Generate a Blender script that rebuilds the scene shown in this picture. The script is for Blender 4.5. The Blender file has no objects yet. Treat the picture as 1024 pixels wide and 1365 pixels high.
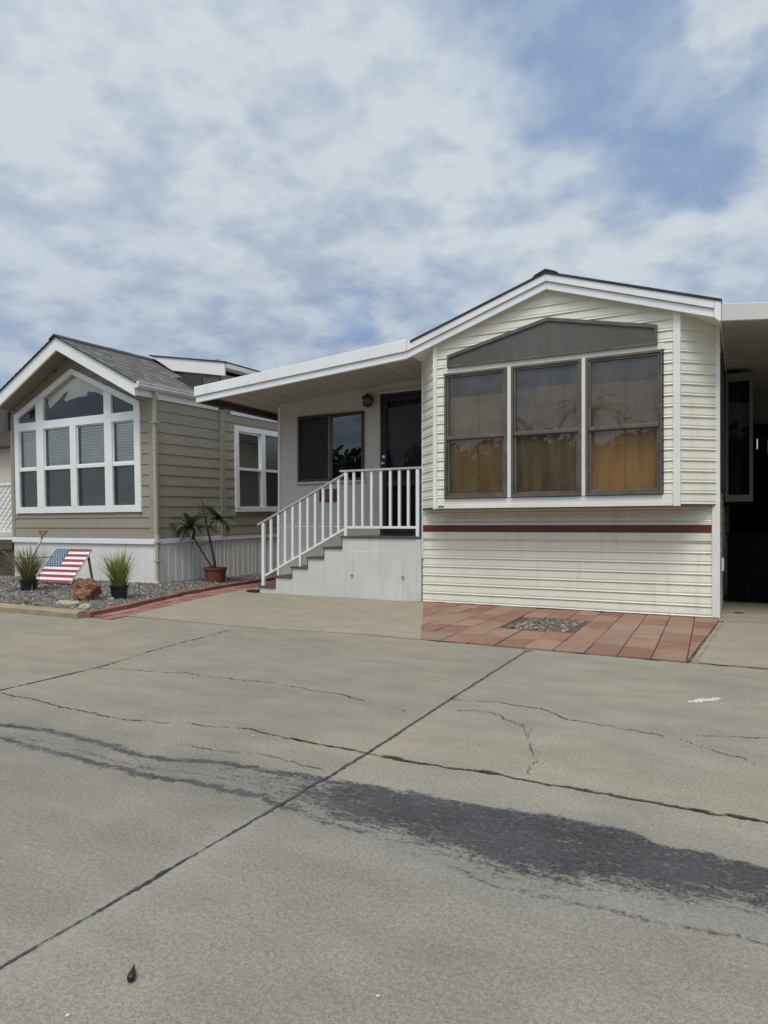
import bpy, bmesh, math, random
import numpy as np
from mathutils import Vector, noise as mnoise

random.seed(11)
SC = bpy.context.scene
COL = SC.collection
RAD = math.radians

# ------------------------------------------------------------------ camera
YAW = RAD(27.874)
cd = bpy.data.cameras.new('camera')
cam = bpy.data.objects.new('camera', cd); COL.objects.link(cam)
cam.location = (0, 0, 1.07)
cam.rotation_euler = (RAD(90), 0, YAW)
cd.sensor_fit = 'VERTICAL'; cd.sensor_height = 24.0
cd.lens = 24.0 * 900 / 1365
cd.shift_y = 19.5 / 1365
cd.clip_start = 0.05; cd.clip_end = 2000
SC.camera = cam

# ------------------------------------------------------------------ sun, exposure
SUN_EL, SUN_AZ = RAD(63), RAD(170)      # azimuth clockwise from +Y: behind the camera, a little to the right
sd = bpy.data.lights.new('sun', 'SUN'); sun = bpy.data.objects.new('sun', sd); COL.objects.link(sun)
sd.energy = 2.15; sd.angle = RAD(22); sd.color = (1.0, 0.95, 0.87)
dirv = Vector((math.sin(SUN_AZ) * math.cos(SUN_EL), math.cos(SUN_AZ) * math.cos(SUN_EL), math.sin(SUN_EL)))
sun.rotation_euler = dirv.to_track_quat('Z', 'Y').to_euler()
SC.view_settings.view_transform = 'Standard'
SC.view_settings.look = 'None'
SC.view_settings.exposure = 0.0
SC.view_settings.gamma = 1.0
SC.view_settings.use_curve_mapping = False
SC.cycles.max_bounces = 8
SC.cycles.transparent_max_bounces = 16

# ------------------------------------------------------------------ node helpers
class NT:
    def __init__(s, tree):
        s.t = tree; s.n = tree.nodes; s.l = tree.links
    def node(s, typ, **kw):
        n = s.n.new(typ)
        for k, v in kw.items(): setattr(n, k, v)
        return n
    def put(s, sock, v):
        if v is None: return
        if hasattr(v, 'is_output'): s.l.new(v, sock)
        else:
            try: sock.default_value = v
            except Exception:
                sock.default_value = (v[0], v[1], v[2], 1) if hasattr(v, '__len__') else (v, v, v)
    def math(s, op, a, b=None, c=None, clamp=False):
        n = s.node('ShaderNodeMath', operation=op, use_clamp=clamp)
        s.put(n.inputs[0], a)
        if b is not None: s.put(n.inputs[1], b)
        if c is not None: s.put(n.inputs[2], c)
        return n.outputs[0]
    def vm(s, op, a, b=None, scale=None):
        n = s.node('ShaderNodeVectorMath', operation=op)
        s.put(n.inputs[0], a)
        if b is not None: s.put(n.inputs[1], b)
        if scale is not None: s.put(n.inputs['Scale'], scale)
        return n.outputs['Value'] if op in ('DOT_PRODUCT', 'LENGTH') else n.outputs['Vector']
    def ramp(s, v, a, b, lo=0.0, hi=1.0, smooth=True):
        n = s.node('ShaderNodeMapRange', interpolation_type='SMOOTHSTEP' if smooth else 'LINEAR')
        s.put(n.inputs['Value'], v)
        s.put(n.inputs['From Min'], a); s.put(n.inputs['From Max'], b)
        s.put(n.inputs['To Min'], lo); s.put(n.inputs['To Max'], hi)
        return n.outputs['Result']
    def noise(s, vec, scale, detail=4, rough=0.55, dist=0.0, color=False):
        n = s.node('ShaderNodeTexNoise')
        s.put(n.inputs['Vector'], vec); s.put(n.inputs['Scale'], scale)
        s.put(n.inputs['Detail'], detail); s.put(n.inputs['Roughness'], rough); s.put(n.inputs['Distortion'], dist)
        return n.outputs['Color'] if color else n.outputs['Fac']
    def mix(s, f, a, b, blend='MIX'):
        n = s.node('ShaderNodeMix', data_type='RGBA', blend_type=blend)
        s.put(n.inputs[0], f); s.put(n.inputs[6], a); s.put(n.inputs[7], b)
        return n.outputs[2]
    def coord(s, kind='Object', scale=(1, 1, 1)):
        tc = s.node('ShaderNodeTexCoord')
        if scale == (1, 1, 1): return tc.outputs[kind]
        mp = s.node('ShaderNodeMapping'); s.put(mp.inputs['Vector'], tc.outputs[kind]); mp.inputs['Scale'].default_value = scale
        return mp.outputs[0]

def c4(c): return (c[0], c[1], c[2], 1.0)

# ------------------------------------------------------------------ world: daylight sky with broken cloud
w = bpy.data.worlds.new('World'); SC.world = w; w.use_nodes = True
W = NT(w.node_tree); W.n.clear()
out = W.node('ShaderNodeOutputWorld'); bg = W.node('ShaderNodeBackground')
sky = W.node('ShaderNodeTexSky', sky_type='NISHITA'); sky.sun_disc = False
sky.sun_elevation = SUN_EL; sky.sun_rotation = SUN_AZ; sky.air_density = 1.0; sky.dust_density = 0.6; sky.ozone_density = 1.5
dr = W.vm('NORMALIZE', W.coord('Generated'))
sep = W.node('ShaderNodeSeparateXYZ'); W.put(sep.inputs[0], dr)
zz = W.math('ADD', W.math('MAXIMUM', sep.outputs[2], 0.0), 0.22)
cmb = W.node('ShaderNodeCombineXYZ')
W.put(cmb.inputs[0], W.math('DIVIDE', sep.outputs[0], zz)); W.put(cmb.inputs[1], W.math('DIVIDE', sep.outputs[1], zz))
pl = cmb.outputs[0]
wob = W.vm('SUBTRACT', W.noise(pl, 2.8, 6, 0.58, color=True), (0.5, 0.5, 0.5))
drw = W.vm('NORMALIZE', W.vm('ADD', dr, W.vm('SCALE', wob, scale=0.30)))
def skydir(u, v):
    F = Vector((-math.sin(YAW), math.cos(YAW), 0)); R = Vector((math.cos(YAW), math.sin(YAW), 0))
    return tuple((F + R * ((u - 512) / 900) + Vector((0, 0, (702 - v) / 900))).normalized())
def blob(u, v, r0, r1, src=None):
    d = W.vm('DOT_PRODUCT', drw if src is None else src, skydir(u, v))
    return W.ramp(d, math.cos(RAD(r1)), math.cos(RAD(r0)))
n_big = W.noise(pl, 1.3, 9, 0.60, 0.4)
n_puf = W.noise(pl, 6.0, 9, 0.52, 0.1)
n_str = W.noise(W.vm('MULTIPLY', pl, (1.0, 2.6, 1.0)), 2.2, 8, 0.6, 0.5)
# openings of blue
op = W.math('MULTIPLY', blob(800, 55, 1, 11), 0.68)
for (u, v, a, b, k) in [(960, 100, 1, 9, 0.66), (850, 205, 0.5, 6.5, 0.75), (640, 25, 0.5, 6, 0.40), (470, 430, 0.3, 4.2, 0.70), (30, 420, 0.5, 8, 0.4), (560, 380, 0.5, 5, 0.35), (100, 350, 0.5, 7, 0.35), (1000, 40, .5, 6, .3)]:
    op = W.math('MAXIMUM', op, W.math('MULTIPLY', blob(u, v, a, b), k))
op = W.math('SUBTRACT', op, W.math('MULTIPLY', blob(960, 28, 0.3, 4.2), 0.75))
cov = W.math('ADD', W.ramp(n_big, 0.25, 0.75, 0.62, 1.12), W.math('MULTIPLY', W.math('SUBTRACT', n_puf, 0.5), 0.55))
cov = W.math('ADD', cov, W.math('MULTIPLY', blob(270, 170, 3, 26), 0.30))
cov = W.math('SUBTRACT', cov, W.math('MULTIPLY', op, 0.85))
cov = W.ramp(cov, -0.05, 0.95, 0.0, 0.97)
# brightness of the cloud: bright puffs overhead, grey-blue sheets low down
n_fin = W.noise(pl, 16.0, 6, 0.5, 0.2)
shade = W.math('ADD', W.ramp(n_puf, 0.34, 0.64, 0.0, 0.66), W.ramp(n_str, 0.30, 0.70, 0.05, 0.18))
shade = W.math('ADD', shade, W.math('MULTIPLY', W.math('SUBTRACT', n_fin, 0.5), W.ramp(sep.outputs[2], 0.2, 0.5, 0.3, 1.2)))
elev = W.ramp(sep.outputs[2], 0.16, 0.50)
shade = W.math('ADD', W.math('MULTIPLY', shade, 0.85), W.math('MULTIPLY', elev, 0.30))
shade = W.math('ADD', shade, W.math('MULTIPLY', blob(270, 150, 2, 26), 0.20))
shade = W.math('ADD', shade, W.math('MULTIPLY', blob(780, 290, 2, 14), 0.22))
shade = W.math('SUBTRACT', shade, W.math('MULTIPLY', blob(330, 420, 2, 17), 0.22), clamp=True)
ccol = W.mix(shade, (0.325, 0.395, 0.53, 1), (0.61, 0.68, 0.735, 1))
bluec = W.mix(1.0, sky.outputs[0], (0.100, 0.100, 0.100, 1), 'MULTIPLY')
bluec = W.mix(0.8, bluec, (0.215, 0.335, 0.575, 1))
fin = W.mix(cov, bluec, ccol)
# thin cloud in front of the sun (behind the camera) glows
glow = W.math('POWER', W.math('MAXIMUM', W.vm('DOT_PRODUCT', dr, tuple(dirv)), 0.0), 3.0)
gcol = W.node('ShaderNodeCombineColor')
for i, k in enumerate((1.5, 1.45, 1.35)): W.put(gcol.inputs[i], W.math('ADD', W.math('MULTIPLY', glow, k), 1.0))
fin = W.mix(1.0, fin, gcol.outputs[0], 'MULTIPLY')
# the same layer seen everywhere; strength folded in above (sky at 0.1)
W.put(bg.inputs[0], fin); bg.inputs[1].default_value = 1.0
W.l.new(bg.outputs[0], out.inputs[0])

# ------------------------------------------------------------------ materials
def newmat(name):
    m = bpy.data.materials.new(name); m.use_nodes = True
    T = NT(m.node_tree); T.n.clear()
    o = T.node('ShaderNodeOutputMaterial'); p = T.node('ShaderNodeBsdfPrincipled')
    T.l.new(p.outputs[0], o.inputs[0])
    return m, T, p, o
def paint(name, base, rough=0.55, var=0.12, scale=3.0, grime=None, gamt=0.25, streak=True, bump=0.0, bscale=60, fine=0.06, fscale=90, metal=0.0, attr=None):
    """painted / weathered surface: broad tonal drift, fine grain, optional streaked grime, optional bump"""
    m, T, p, o = newmat(name)
    co = T.coord('Object')
    base = c4(base)
    if attr:
        at = T.node('ShaderNodeAttribute'); at.attribute_name = attr
        col = T.mix(1.0, base, at.outputs['Color'], 'MULTIPLY')
    else: col = base
    n = T.noise(co, scale, 5, 0.6)
    f = T.ramp(n, 0.25, 0.75, 1 - var, 1 + var)
    n2 = T.noise(co, fscale, 2, 0.6)
    f = T.math('MULTIPLY', f, T.ramp(n2, 0.2, 0.8, 1 - fine, 1 + fine))
    cx = T.node('ShaderNodeCombineColor')
    for i in range(3): T.put(cx.inputs[i], f)
    col = T.mix(1.0, col, cx.outputs[0], 'MULTIPLY')
    if grime:
        g = T.noise(T.coord('Object', (7, 7, 0.8) if streak else (3, 3, 3)), 1.6, 6, 0.7)
        g2 = T.noise(co, 1.1, 3)
        gm = T.math('MULTIPLY', T.ramp(g, 0.46, 0.80), T.ramp(g2, 0.3, 0.7))
        col = T.mix(T.math('MULTIPLY', gm, gamt), col, c4(grime))
    T.put(p.inputs['Base Color'], col)
    T.put(p.inputs['Roughness'], T.ramp(n, 0.2, 0.8, max(0.02, rough - 0.08), min(1, rough + 0.08)))
    p.inputs['Metallic'].default_value = metal
    if bump:
        b = T.node('ShaderNodeBump'); b.inputs['Strength'].default_value = bump; b.inputs['Distance'].default_value = 0.01
        T.put(b.inputs['Height'], T.noise(co, bscale, 4, 0.6)); T.l.new(b.outputs[0], p.inputs['Normal'])
    return m
def glass(name, tint, refl=0.10, rough=0.0, dust=0.0, dustc=(0.30, 0.27, 0.225)):
    m, T, p, o = newmat(name); T.n.remove(p)
    tr = T.node('ShaderNodeBsdfTransparent'); tr.inputs[0].default_value = c4(tint)
    gl = T.node('ShaderNodeBsdfGlossy'); gl.inputs[0].default_value = (0.95, 0.97, 1, 1); gl.inputs['Roughness'].default_value = rough
    lw = T.node('ShaderNodeFresnel'); lw.inputs[0].default_value = 1.5
    wv = T.node('ShaderNodeBump'); wv.inputs['Strength'].default_value = 0.05; wv.inputs['Distance'].default_value = 0.02
    T.put(wv.inputs['Height'], T.noise(T.coord('Object'), 1.7, 2)); T.l.new(wv.outputs[0], gl.inputs['Normal'])
    f = T.math('ADD', T.math('MULTIPLY', lw.outputs[0], 1.0), refl, clamp=True)
    ms = T.node('ShaderNodeMixShader'); T.put(ms.inputs[0], f)
    T.l.new(tr.outputs[0], ms.inputs[1]); T.l.new(gl.outputs[0], ms.inputs[2])
    if dust:
        df = T.node('ShaderNodeBsdfDiffuse'); df.inputs[0].default_value = c4(dustc)
        dn = T.math('MULTIPLY', T.ramp(T.noise(T.coord('Object', (5, 5, 0.9)), 1.6, 6, 0.65), 0.3, 0.7, 0.55, 1.35), dust)
        m2 = T.node('ShaderNodeMixShader'); T.put(m2.inputs[0], dn)
        T.l.new(ms.outputs[0], m2.inputs[1]); T.l.new(df.outputs[0], m2.inputs[2]); T.l.new(m2.outputs[0], o.inputs[0])
    else: T.l.new(ms.outputs[0], o.inputs[0])
    return m
def screen(name, colr, opac):
    m, T, p, o = newmat(name)
    p.inputs['Base Color'].default_value = c4(colr); p.inputs['Roughness'].default_value = 0.7
    tr = T.node('ShaderNodeBsdfTransparent'); ms = T.node('ShaderNodeMixShader'); ms.inputs[0].default_value = opac
    T.l.new(tr.outputs[0], ms.inputs[1]); T.l.new(p.outputs[0], ms.inputs[2]); T.l.new(ms.outputs[0], o.inputs[0])
    return m
def cloth(name, base, base2=None):
    m, T, p, o = newmat(name)
    co = T.coord('Object')
    f = T.noise(T.coord('Object', (6, 6, 1.2)), 2.0, 4)
    T.put(p.inputs['Base Color'], T.mix(T.ramp(f, 0.3, 0.7), c4(base), c4(base2 or [x * 0.75 for x in base])))
    p.inputs['Roughness'].default_value = 0.9
    return m
def leaf(name, a, b, trans=0.25):
    m, T, p, o = newmat(name)
    at = T.node('ShaderNodeAttribute'); at.attribute_name = 'tint'
    T.put(p.inputs['Base Color'], T.mix(at.outputs['Fac'], c4(a), c4(b)))
    p.inputs['Roughness'].default_value = 0.5
    tl = T.node('ShaderNodeBsdfTranslucent'); T.put(tl.inputs[0], T.mix(at.outputs['Fac'], c4(a), c4(b)))
    ms = T.node('ShaderNodeMixShader'); ms.inputs[0].default_value = trans
    T.l.new(p.outputs[0], ms.inputs[1]); T.l.new(tl.outputs[0], ms.inputs[2]); T.l.new(ms.outputs[0], o.inputs[0])
    return m
def concrete(name, base, stains=False, warm=(0.30, 0.265, 0.215), speck=0.30):
    m, T, p, o = newmat(name)
    co = T.coord('Object')
    b = c4(base)
    big = T.noise(co, 0.42, 5, 0.6)
    wf = T.ramp(big, 0.32, 0.68)
    if stains:
        sx = T.node('ShaderNodeSeparateXYZ'); T.put(sx.inputs[0], co)
        strip_ = T.ramp(sx.outputs[1], 1.9, 2.7)           # the pour beyond the valley gutter is a warmer mix
        wf = T.math('ADD', T.math('MULTIPLY', wf, 0.55), T.math('MULTIPLY', strip_, 0.5), clamp=True)
    col = T.mix(wf, b, c4(warm))
    if stains:
        slabx = T.math('MULTIPLY', T.math('GREATER_THAN', sx.outputs[0], -1.57), 0.07)
        tone = T.math('ADD', T.math('ADD', slabx, 0.95), T.math('MULTIPLY', T.math('SUBTRACT', T.noise(co, 1.1, 4, 0.6, 0.6), 0.5), 0.34))
        cq = T.node('ShaderNodeCombineColor')
        for i in range(3): T.put(cq.inputs[i], tone)
        col = T.mix(1.0, col, cq.outputs[0], 'MULTIPLY')
    mid = T.noise(T.coord('Object', (1.0, 2.2, 1)), 2.1, 6, 0.65)
    md = T.ramp(mid, 0.25, 0.75, 0.88, 1.10)
    f1 = T.noise(co, 70, 4, 0.8); f2 = T.noise(co, 190, 2, 0.7)
    sp = T.math('MULTIPLY', T.ramp(f1, 0.36, 0.64, 1 - speck, 1 + speck), T.ramp(f2, 0.34, 0.66, 1 - speck, 1 + speck))
    pit = T.node('ShaderNodeTexVoronoi'); pit.inputs['Scale'].default_value = 55; T.put(pit.inputs['Vector'], co)
    pt = T.ramp(pit.outputs['Distance'], 0.04, 0.16, 0.72, 1.0)
    fac = T.math('MULTIPLY', T.math('MULTIPLY', md, sp), pt)
    cx = T.node('ShaderNodeCombineColor')
    for i in range(3): T.put(cx.inputs[i], fac)
    col = T.mix(1.0, col, cx.outputs[0], 'MULTIPLY')
    if stains:
        at = T.node('ShaderNodeAttribute'); at.attribute_name = 'stain'
        sc = T.node('ShaderNodeSeparateColor'); T.put(sc.inputs[0], at.outputs['Color'])
        st_n = T.noise(T.coord('Object', (2.2, 7, 1)), 4, 6, 0.7)
        st_f = T.noise(T.coord('Object', (1, 1.25, 1)), 50, 6, 0.8)
        lev = T.math('ADD', T.math('MULTIPLY', sc.outputs[0], 0.82), T.math('ADD', T.math('MULTIPLY', T.math('SUBTRACT', st_n, 0.5), 1.7), T.math('MULTIPLY', T.math('SUBTRACT', st_f, 0.5), 1.9)))
        a = T.math('MULTIPLY', T.ramp(lev, 0.20, 0.70), T.ramp(sc.outputs[0], 0.02, 0.25))
        dk = T.mix(T.ramp(st_f, 0.38, 0.62), (0.040, 0.041, 0.046, 1), (0.009, 0.010, 0.013, 1))
        dk = T.mix(T.math('MULTIPLY', T.ramp(T.noise(T.coord('Object', (2.5, 9, 1)), 9, 5, 0.65), 0.52, 0.72), 0.55), dk, (0.105, 0.108, 0.115, 1))
        col = T.mix(T.math('MULTIPLY', a, 0.93, clamp=True), col, dk)
        h = T.math('MULTIPLY', sc.outputs[1], T.ramp(T.noise(co, 30, 5, 0.7), 0.3, 0.7))
        col = T.mix(T.math('MULTIPLY', h, 0.6), col, (0.29, 0.285, 0.265, 1))
        gtone = T.math('MULTIPLY', sc.outputs[2], T.ramp(T.noise(co, 3.0, 6, 0.7), 0.2, 0.75))
        col = T.mix(T.math('MULTIPLY', gtone, 0.75), col, T.mix(1.0, (0.128, 0.131, 0.134, 1), cx.outputs[0], 'MULTIPLY'))
    T.put(p.inputs['Base Color'], col)
    p.inputs['Specular IOR Level'].default_value = 0.15
    T.put(p.inputs['Roughness'], T.ramp(f1, 0.2, 0.8, 0.82, 0.97))
    bp = T.node('ShaderNodeBump'); bp.inputs['Strength'].default_value = 0.35; bp.inputs['Distance'].default_value = 0.004
    T.put(bp.inputs['Height'], f1); T.l.new(bp.outputs[0], p.inputs['Normal'])
    return m
def shingle(name, a, b):
    m, T, p, o = newmat(name)
    uv = T.coord('UV')
    br = T.node('ShaderNodeTexBrick'); T.put(br.inputs['Vector'], uv)
    br.inputs['Scale'].default_value = 1.0; br.inputs['Brick Width'].default_value = 0.19; br.inputs['Row Height'].default_value = 0.14
    br.inputs['Mortar Size'].default_value = 0.006; br.offset = 0.37; br.inputs['Bias'].default_value = 0.0
    br.inputs['Color1'].default_value = c4(a); br.inputs['Color2'].default_value = c4(b); br.inputs['Mortar'].default_value = (0.035, 0.034, 0.033, 1)
    n = T.noise(uv, 160, 3, 0.7); n2 = T.noise(uv, 1.4, 4)
    f = T.math('MULTIPLY', T.ramp(n, 0.25, 0.75, 0.7, 1.3), T.ramp(n2, 0.3, 0.7, 0.85, 1.12))
    cx = T.node('ShaderNodeCombineColor')
    for i in range(3): T.put(cx.inputs[i], f)
    T.put(p.inputs['Base Color'], T.mix(1.0, br.outputs[0], cx.outputs[0], 'MULTIPLY')); p.inputs['Roughness'].default_value = 0.95
    return m

M = {}
M['vinyl'] = paint('cream_vinyl', (0.715, 0.69, 0.59), 0.45, 0.07, 1.2, grime=(0.38, 0.34, 0.27), gamt=0.60, fine=0.03, bump=0.12, bscale=5)
M['vtrim'] = paint('white_vinyl_trim', (0.74, 0.735, 0.69), 0.42, 0.05, 2, grime=(0.36, 0.33, 0.27), gamt=0.35, fine=0.03)
M['shadetrim'] = paint('shaded_trim', (0.13, 0.127, 0.12), 0.6, 0.1, 2, fine=0.05)  # dark trim; shade under the bay and carport is put into its colour
M['fascia'] = paint('white_fascia_paint', (0.78, 0.785, 0.79), 0.45, 0.05, 2, grime=(0.40, 0.38, 0.34), gamt=0.30, fine=0.03)
M['maroon'] = paint('maroon_vinyl', (0.125, 0.022, 0.026), 0.4, 0.12, 3, fine=0.05)
M['bronze'] = paint('bronze_aluminium', (0.115, 0.098, 0.078), 0.42, 0.25, 5, grime=(0.30, 0.27, 0.20), gamt=0.5, fine=0.12, metal=0.2)
M['bronze_dark'] = paint('dark_bronze', (0.026, 0.022, 0.020), 0.4, 0.2, 5, fine=0.1)
M['sunscreen'] = paint('grey_sunscreen_fabric', (0.080, 0.077, 0.068), 0.55, 0.16, 1.5, grime=(0.17, 0.16, 0.13), gamt=0.35, fine=0.16, fscale=220)
M['glass'] = glass('window_glass', (0.80, 0.74, 0.64), 0.045, 0.018, 0.15)
M['glass_dark'] = glass('dark_window_glass', (0.45, 0.45, 0.46), 0.06)
M['glass_clear'] = glass('clear_window_glass', (0.97, 0.98, 0.97), 0.03)
M['glass_door'] = glass('screen_door_glass', (0.30, 0.30, 0.30), -0.032)
M['screen'] = screen('insect_screen', (0.012, 0.012, 0.012), 0.42)
M['screen_dense'] = screen('dense_screen', (0.008, 0.008, 0.008), 0.85)
M['ochre'] = cloth('ochre_blind', (0.62, 0.42, 0.085), (0.52, 0.33, 0.075))
M['brownc'] = cloth('brown_curtain', (0.50, 0.32, 0.135), (0.34, 0.21, 0.095))
M['amber'] = cloth('amber_blind', (0.46, 0.28, 0.090), (0.38, 0.22, 0.07))
M['greyc'] = cloth('grey_curtain', (0.30, 0.29, 0.25))
M['blind'] = paint('venetian_slats', (0.92, 0.95, 0.90), 0.5, 0.06, 3, fine=0.03)
M['inside'] = paint('dark_interior', (0.05, 0.045, 0.04), 0.9, 0.1)
M['beige_panel'] = paint('beige_panel_paint', (0.80, 0.77, 0.66), 0.8, 0.08, 2)
M['shingle_dark'] = shingle('dark_shingles', (0.035, 0.035, 0.038), (0.06, 0.058, 0.058))
M['shingle_grey'] = shingle('grey_shingles', (0.105, 0.102, 0.098), (0.205, 0.198, 0.188))
M['porch'] = paint('porch_wall_paint', (0.47, 0.45, 0.41), 0.6, 0.05, 1.5, grime=(0.36, 0.34, 0.30), gamt=0.25, fine=0.03, bump=0.08, bscale=40)
M['stepwall'] = paint('white_painted_plywood', (0.57, 0.565, 0.54), 0.6, 0.09, 1.6, grime=(0.27, 0.26, 0.235), gamt=0.75, fine=0.04, bump=0.15, bscale=30)
M['tread'] = paint('brown_deck_paint', (0.085, 0.058, 0.052), 0.6, 0.2, 6, fine=0.15, bump=0.1)
M['rail'] = paint('white_rail_enamel', (0.74, 0.76, 0.75), 0.35, 0.05, 4, grime=(0.30, 0.28, 0.25), gamt=0.35, fine=0.03)
M['railtop'] = paint('worn_rail_cap', (0.42, 0.42, 0.40), 0.45, 0.15, 5, fine=0.08)
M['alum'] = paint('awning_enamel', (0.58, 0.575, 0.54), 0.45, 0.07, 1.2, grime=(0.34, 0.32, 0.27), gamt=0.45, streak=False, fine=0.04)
M['alum_shade'] = paint('shaded_awning_enamel', (0.42, 0.40, 0.35), 0.5, 0.1, 1.2, grime=(0.25, 0.22, 0.16), gamt=0.5, streak=False, fine=0.05)  # awning enamel darkened for the ceiling pans, their shade put into the colour
M['brown_metal'] = paint('brown_gutter', (0.075, 0.062, 0.052), 0.5, 0.15, 3)
M['tan'] = paint('taupe_lap_siding', (0.298, 0.264, 0.206), 0.65, 0.06, 1.4, grime=(0.26, 0.23, 0.18), gamt=0.25, fine=0.06, bump=0.12, bscale=45)
M['tan_trim'] = paint('taupe_trim', (0.30, 0.275, 0.215), 0.6, 0.05, 2, fine=0.05)
M['soffit'] = paint('taupe_soffit', (0.25, 0.215, 0.165), 0.7, 0.08, 2)
M['white'] = paint('white_window_vinyl', (0.80, 0.80, 0.785), 0.35, 0.03, 3, fine=0.02)
M['skirt'] = paint('white_skirting', (0.74, 0.735, 0.705), 0.5, 0.05, 1.5, grime=(0.38, 0.36, 0.32), gamt=0.4, fine=0.03)
M['downspout'] = paint('beige_downspout', (0.42, 0.375, 0.29), 0.4, 0.06, 3)
M['gutter'] = paint('white_gutter', (0.68, 0.68, 0.66), 0.4, 0.06, 3, grime=(0.3, 0.28, 0.24), gamt=0.4)
M['concrete'] = concrete('road_concrete', (0.202, 0.189, 0.162), True, warm=(0.262, 0.230, 0.180), speck=0.17)
M['slab'] = concrete('driveway_concrete', (0.258, 0.230, 0.176), False, warm=(0.285, 0.252, 0.190), speck=0.16)
M['curbc'] = concrete('curb_concrete', (0.30, 0.245, 0.175), False, warm=(0.26, 0.205, 0.14), speck=0.2)
M['crack'] = paint('crack_dirt', (0.062, 0.053, 0.041), 0.95, 0.5, 9, fine=0.4, fscale=60)
M['moss'] = paint('crack_moss', (0.055, 0.050, 0.026), 0.95, 0.5, 9, fine=0.4, fscale=60)
M['joint'] = paint('joint_dirt', (0.052, 0.047, 0.041), 0.95, 0.4, 7, fine=0.4, fscale=60)
M['paver'] = paint('terracotta_paver', (1, 1, 1), 0.85, 0.14, 5, grime=(0.30, 0.24, 0.19), gamt=0.55, streak=False, fine=0.12, fscale=70, bump=0.2, attr='tintc')
M['paver_bed'] = paint('sand_joint', (0.085, 0.062, 0.048), 0.95, 0.25, 8)
M['brick'] = paint('red_edging_brick', (1, 1, 1), 0.88, 0.18, 7, grime=(0.24, 0.16, 0.13), gamt=0.5, streak=False, fine=0.15, fscale=60, bump=0.25, attr='tintc')
M['gravel'] = paint('gravel_stone', (1, 1, 1), 0.9, 0.15, 30, fine=0.15, attr='tintc')
M['soil'] = paint('gravel_fines', (0.135, 0.118, 0.098), 0.98, 0.35, 14, fine=0.35, fscale=70, bump=0.5)
M['rock'] = paint('red_rock', (0.185, 0.085, 0.052), 0.9, 0.45, 7, grime=(0.12, 0.06, 0.04), gamt=0.7, streak=False, fine=0.25, fscale=40, bump=0.7, bscale=14)
M['palerock'] = paint('pale_rock', (0.34, 0.28, 0.21), 0.9, 0.3, 9, fine=0.2, fscale=40, bump=0.6, bscale=18)
M['blackpot'] = paint('black_plastic', (0.014, 0.014, 0.015), 0.45, 0.2)
M['terracotta'] = paint('terracotta_pot', (0.150, 0.055, 0.030), 0.7, 0.18, 6, grime=(0.10, 0.07, 0.05), gamt=0.4, fine=0.1)
M['grassblade'] = leaf('grass_blade', (0.085, 0.120, 0.022), (0.36, 0.37, 0.12))
M['grassgrey'] = leaf('grey_grass_blade', (0.085, 0.095, 0.030), (0.30, 0.28, 0.15))
M['succ'] = leaf('broad_leaf', (0.026, 0.048, 0.016), (0.10, 0.135, 0.058), 0.15)
M['treeleaf'] = leaf('tree_leaf', (0.020, 0.035, 0.012), (0.06, 0.09, 0.035), 0.2)
M['stem'] = paint('plant_stem', (0.040, 0.034, 0.024), 0.8, 0.3, 14, fine=0.2, bump=0.4)
M['bark'] = paint('tree_bark', (0.10, 0.08, 0.06), 0.9, 0.3, 6, bump=0.6, bscale=12)
M['flag_red'] = paint('flag_red', (0.235, 0.028, 0.042), 0.6, 0.2, 12, fine=0.1)
M['flag_white'] = paint('flag_white', (0.74, 0.66, 0.65), 0.6, 0.08, 10, fine=0.05)
M['flag_blue'] = paint('flag_blue', (0.045, 0.100, 0.160), 0.6, 0.2, 12, fine=0.1)
M['redhandle'] = paint('red_handle', (0.22, 0.05, 0.04), 0.5, 0.2)
M['steel'] = paint('grey_steel', (0.30, 0.30, 0.29), 0.4, 0.15, 6, metal=0.5)
M['brass'] = paint('nickel_knob', (0.62, 0.60, 0.56), 0.25, 0.08, metal=0.9)
M['lampglass'] = paint('smoked_lamp_glass', (0.11, 0.115, 0.085), 0.15, 0.2)
M['black'] = paint('matte_black', (0.010, 0.010, 0.010), 0.7, 0.2)
M['seed'] = paint('black_pod', (0.008, 0.008, 0.009), 0.4, 0.2)
M['chalk'] = paint('pale_splash', (0.50, 0.48, 0.43), 0.9, 0.1, 30)
M['deckwood'] = paint('dark_deck_board', (0.085, 0.065, 0.052), 0.75, 0.25, 6, fine=0.15)
M['cream'] = paint('cream_stucco', (0.56, 0.52, 0.44), 0.7, 0.06, 2)
M['redbox'] = paint('red_tile', (0.20, 0.052, 0.038), 0.6, 0.2)
M['brownbox'] = paint('brown_frame', (0.045, 0.030, 0.025), 0.6, 0.2)
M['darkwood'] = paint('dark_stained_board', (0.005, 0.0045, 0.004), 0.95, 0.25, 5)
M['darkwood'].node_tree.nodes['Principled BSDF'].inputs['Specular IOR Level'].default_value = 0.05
M['hill'] = paint('green_scrub', (0.09, 0.11, 0.06), 0.95, 0.3, 0.2, fine=0.2, fscale=3)

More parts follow.
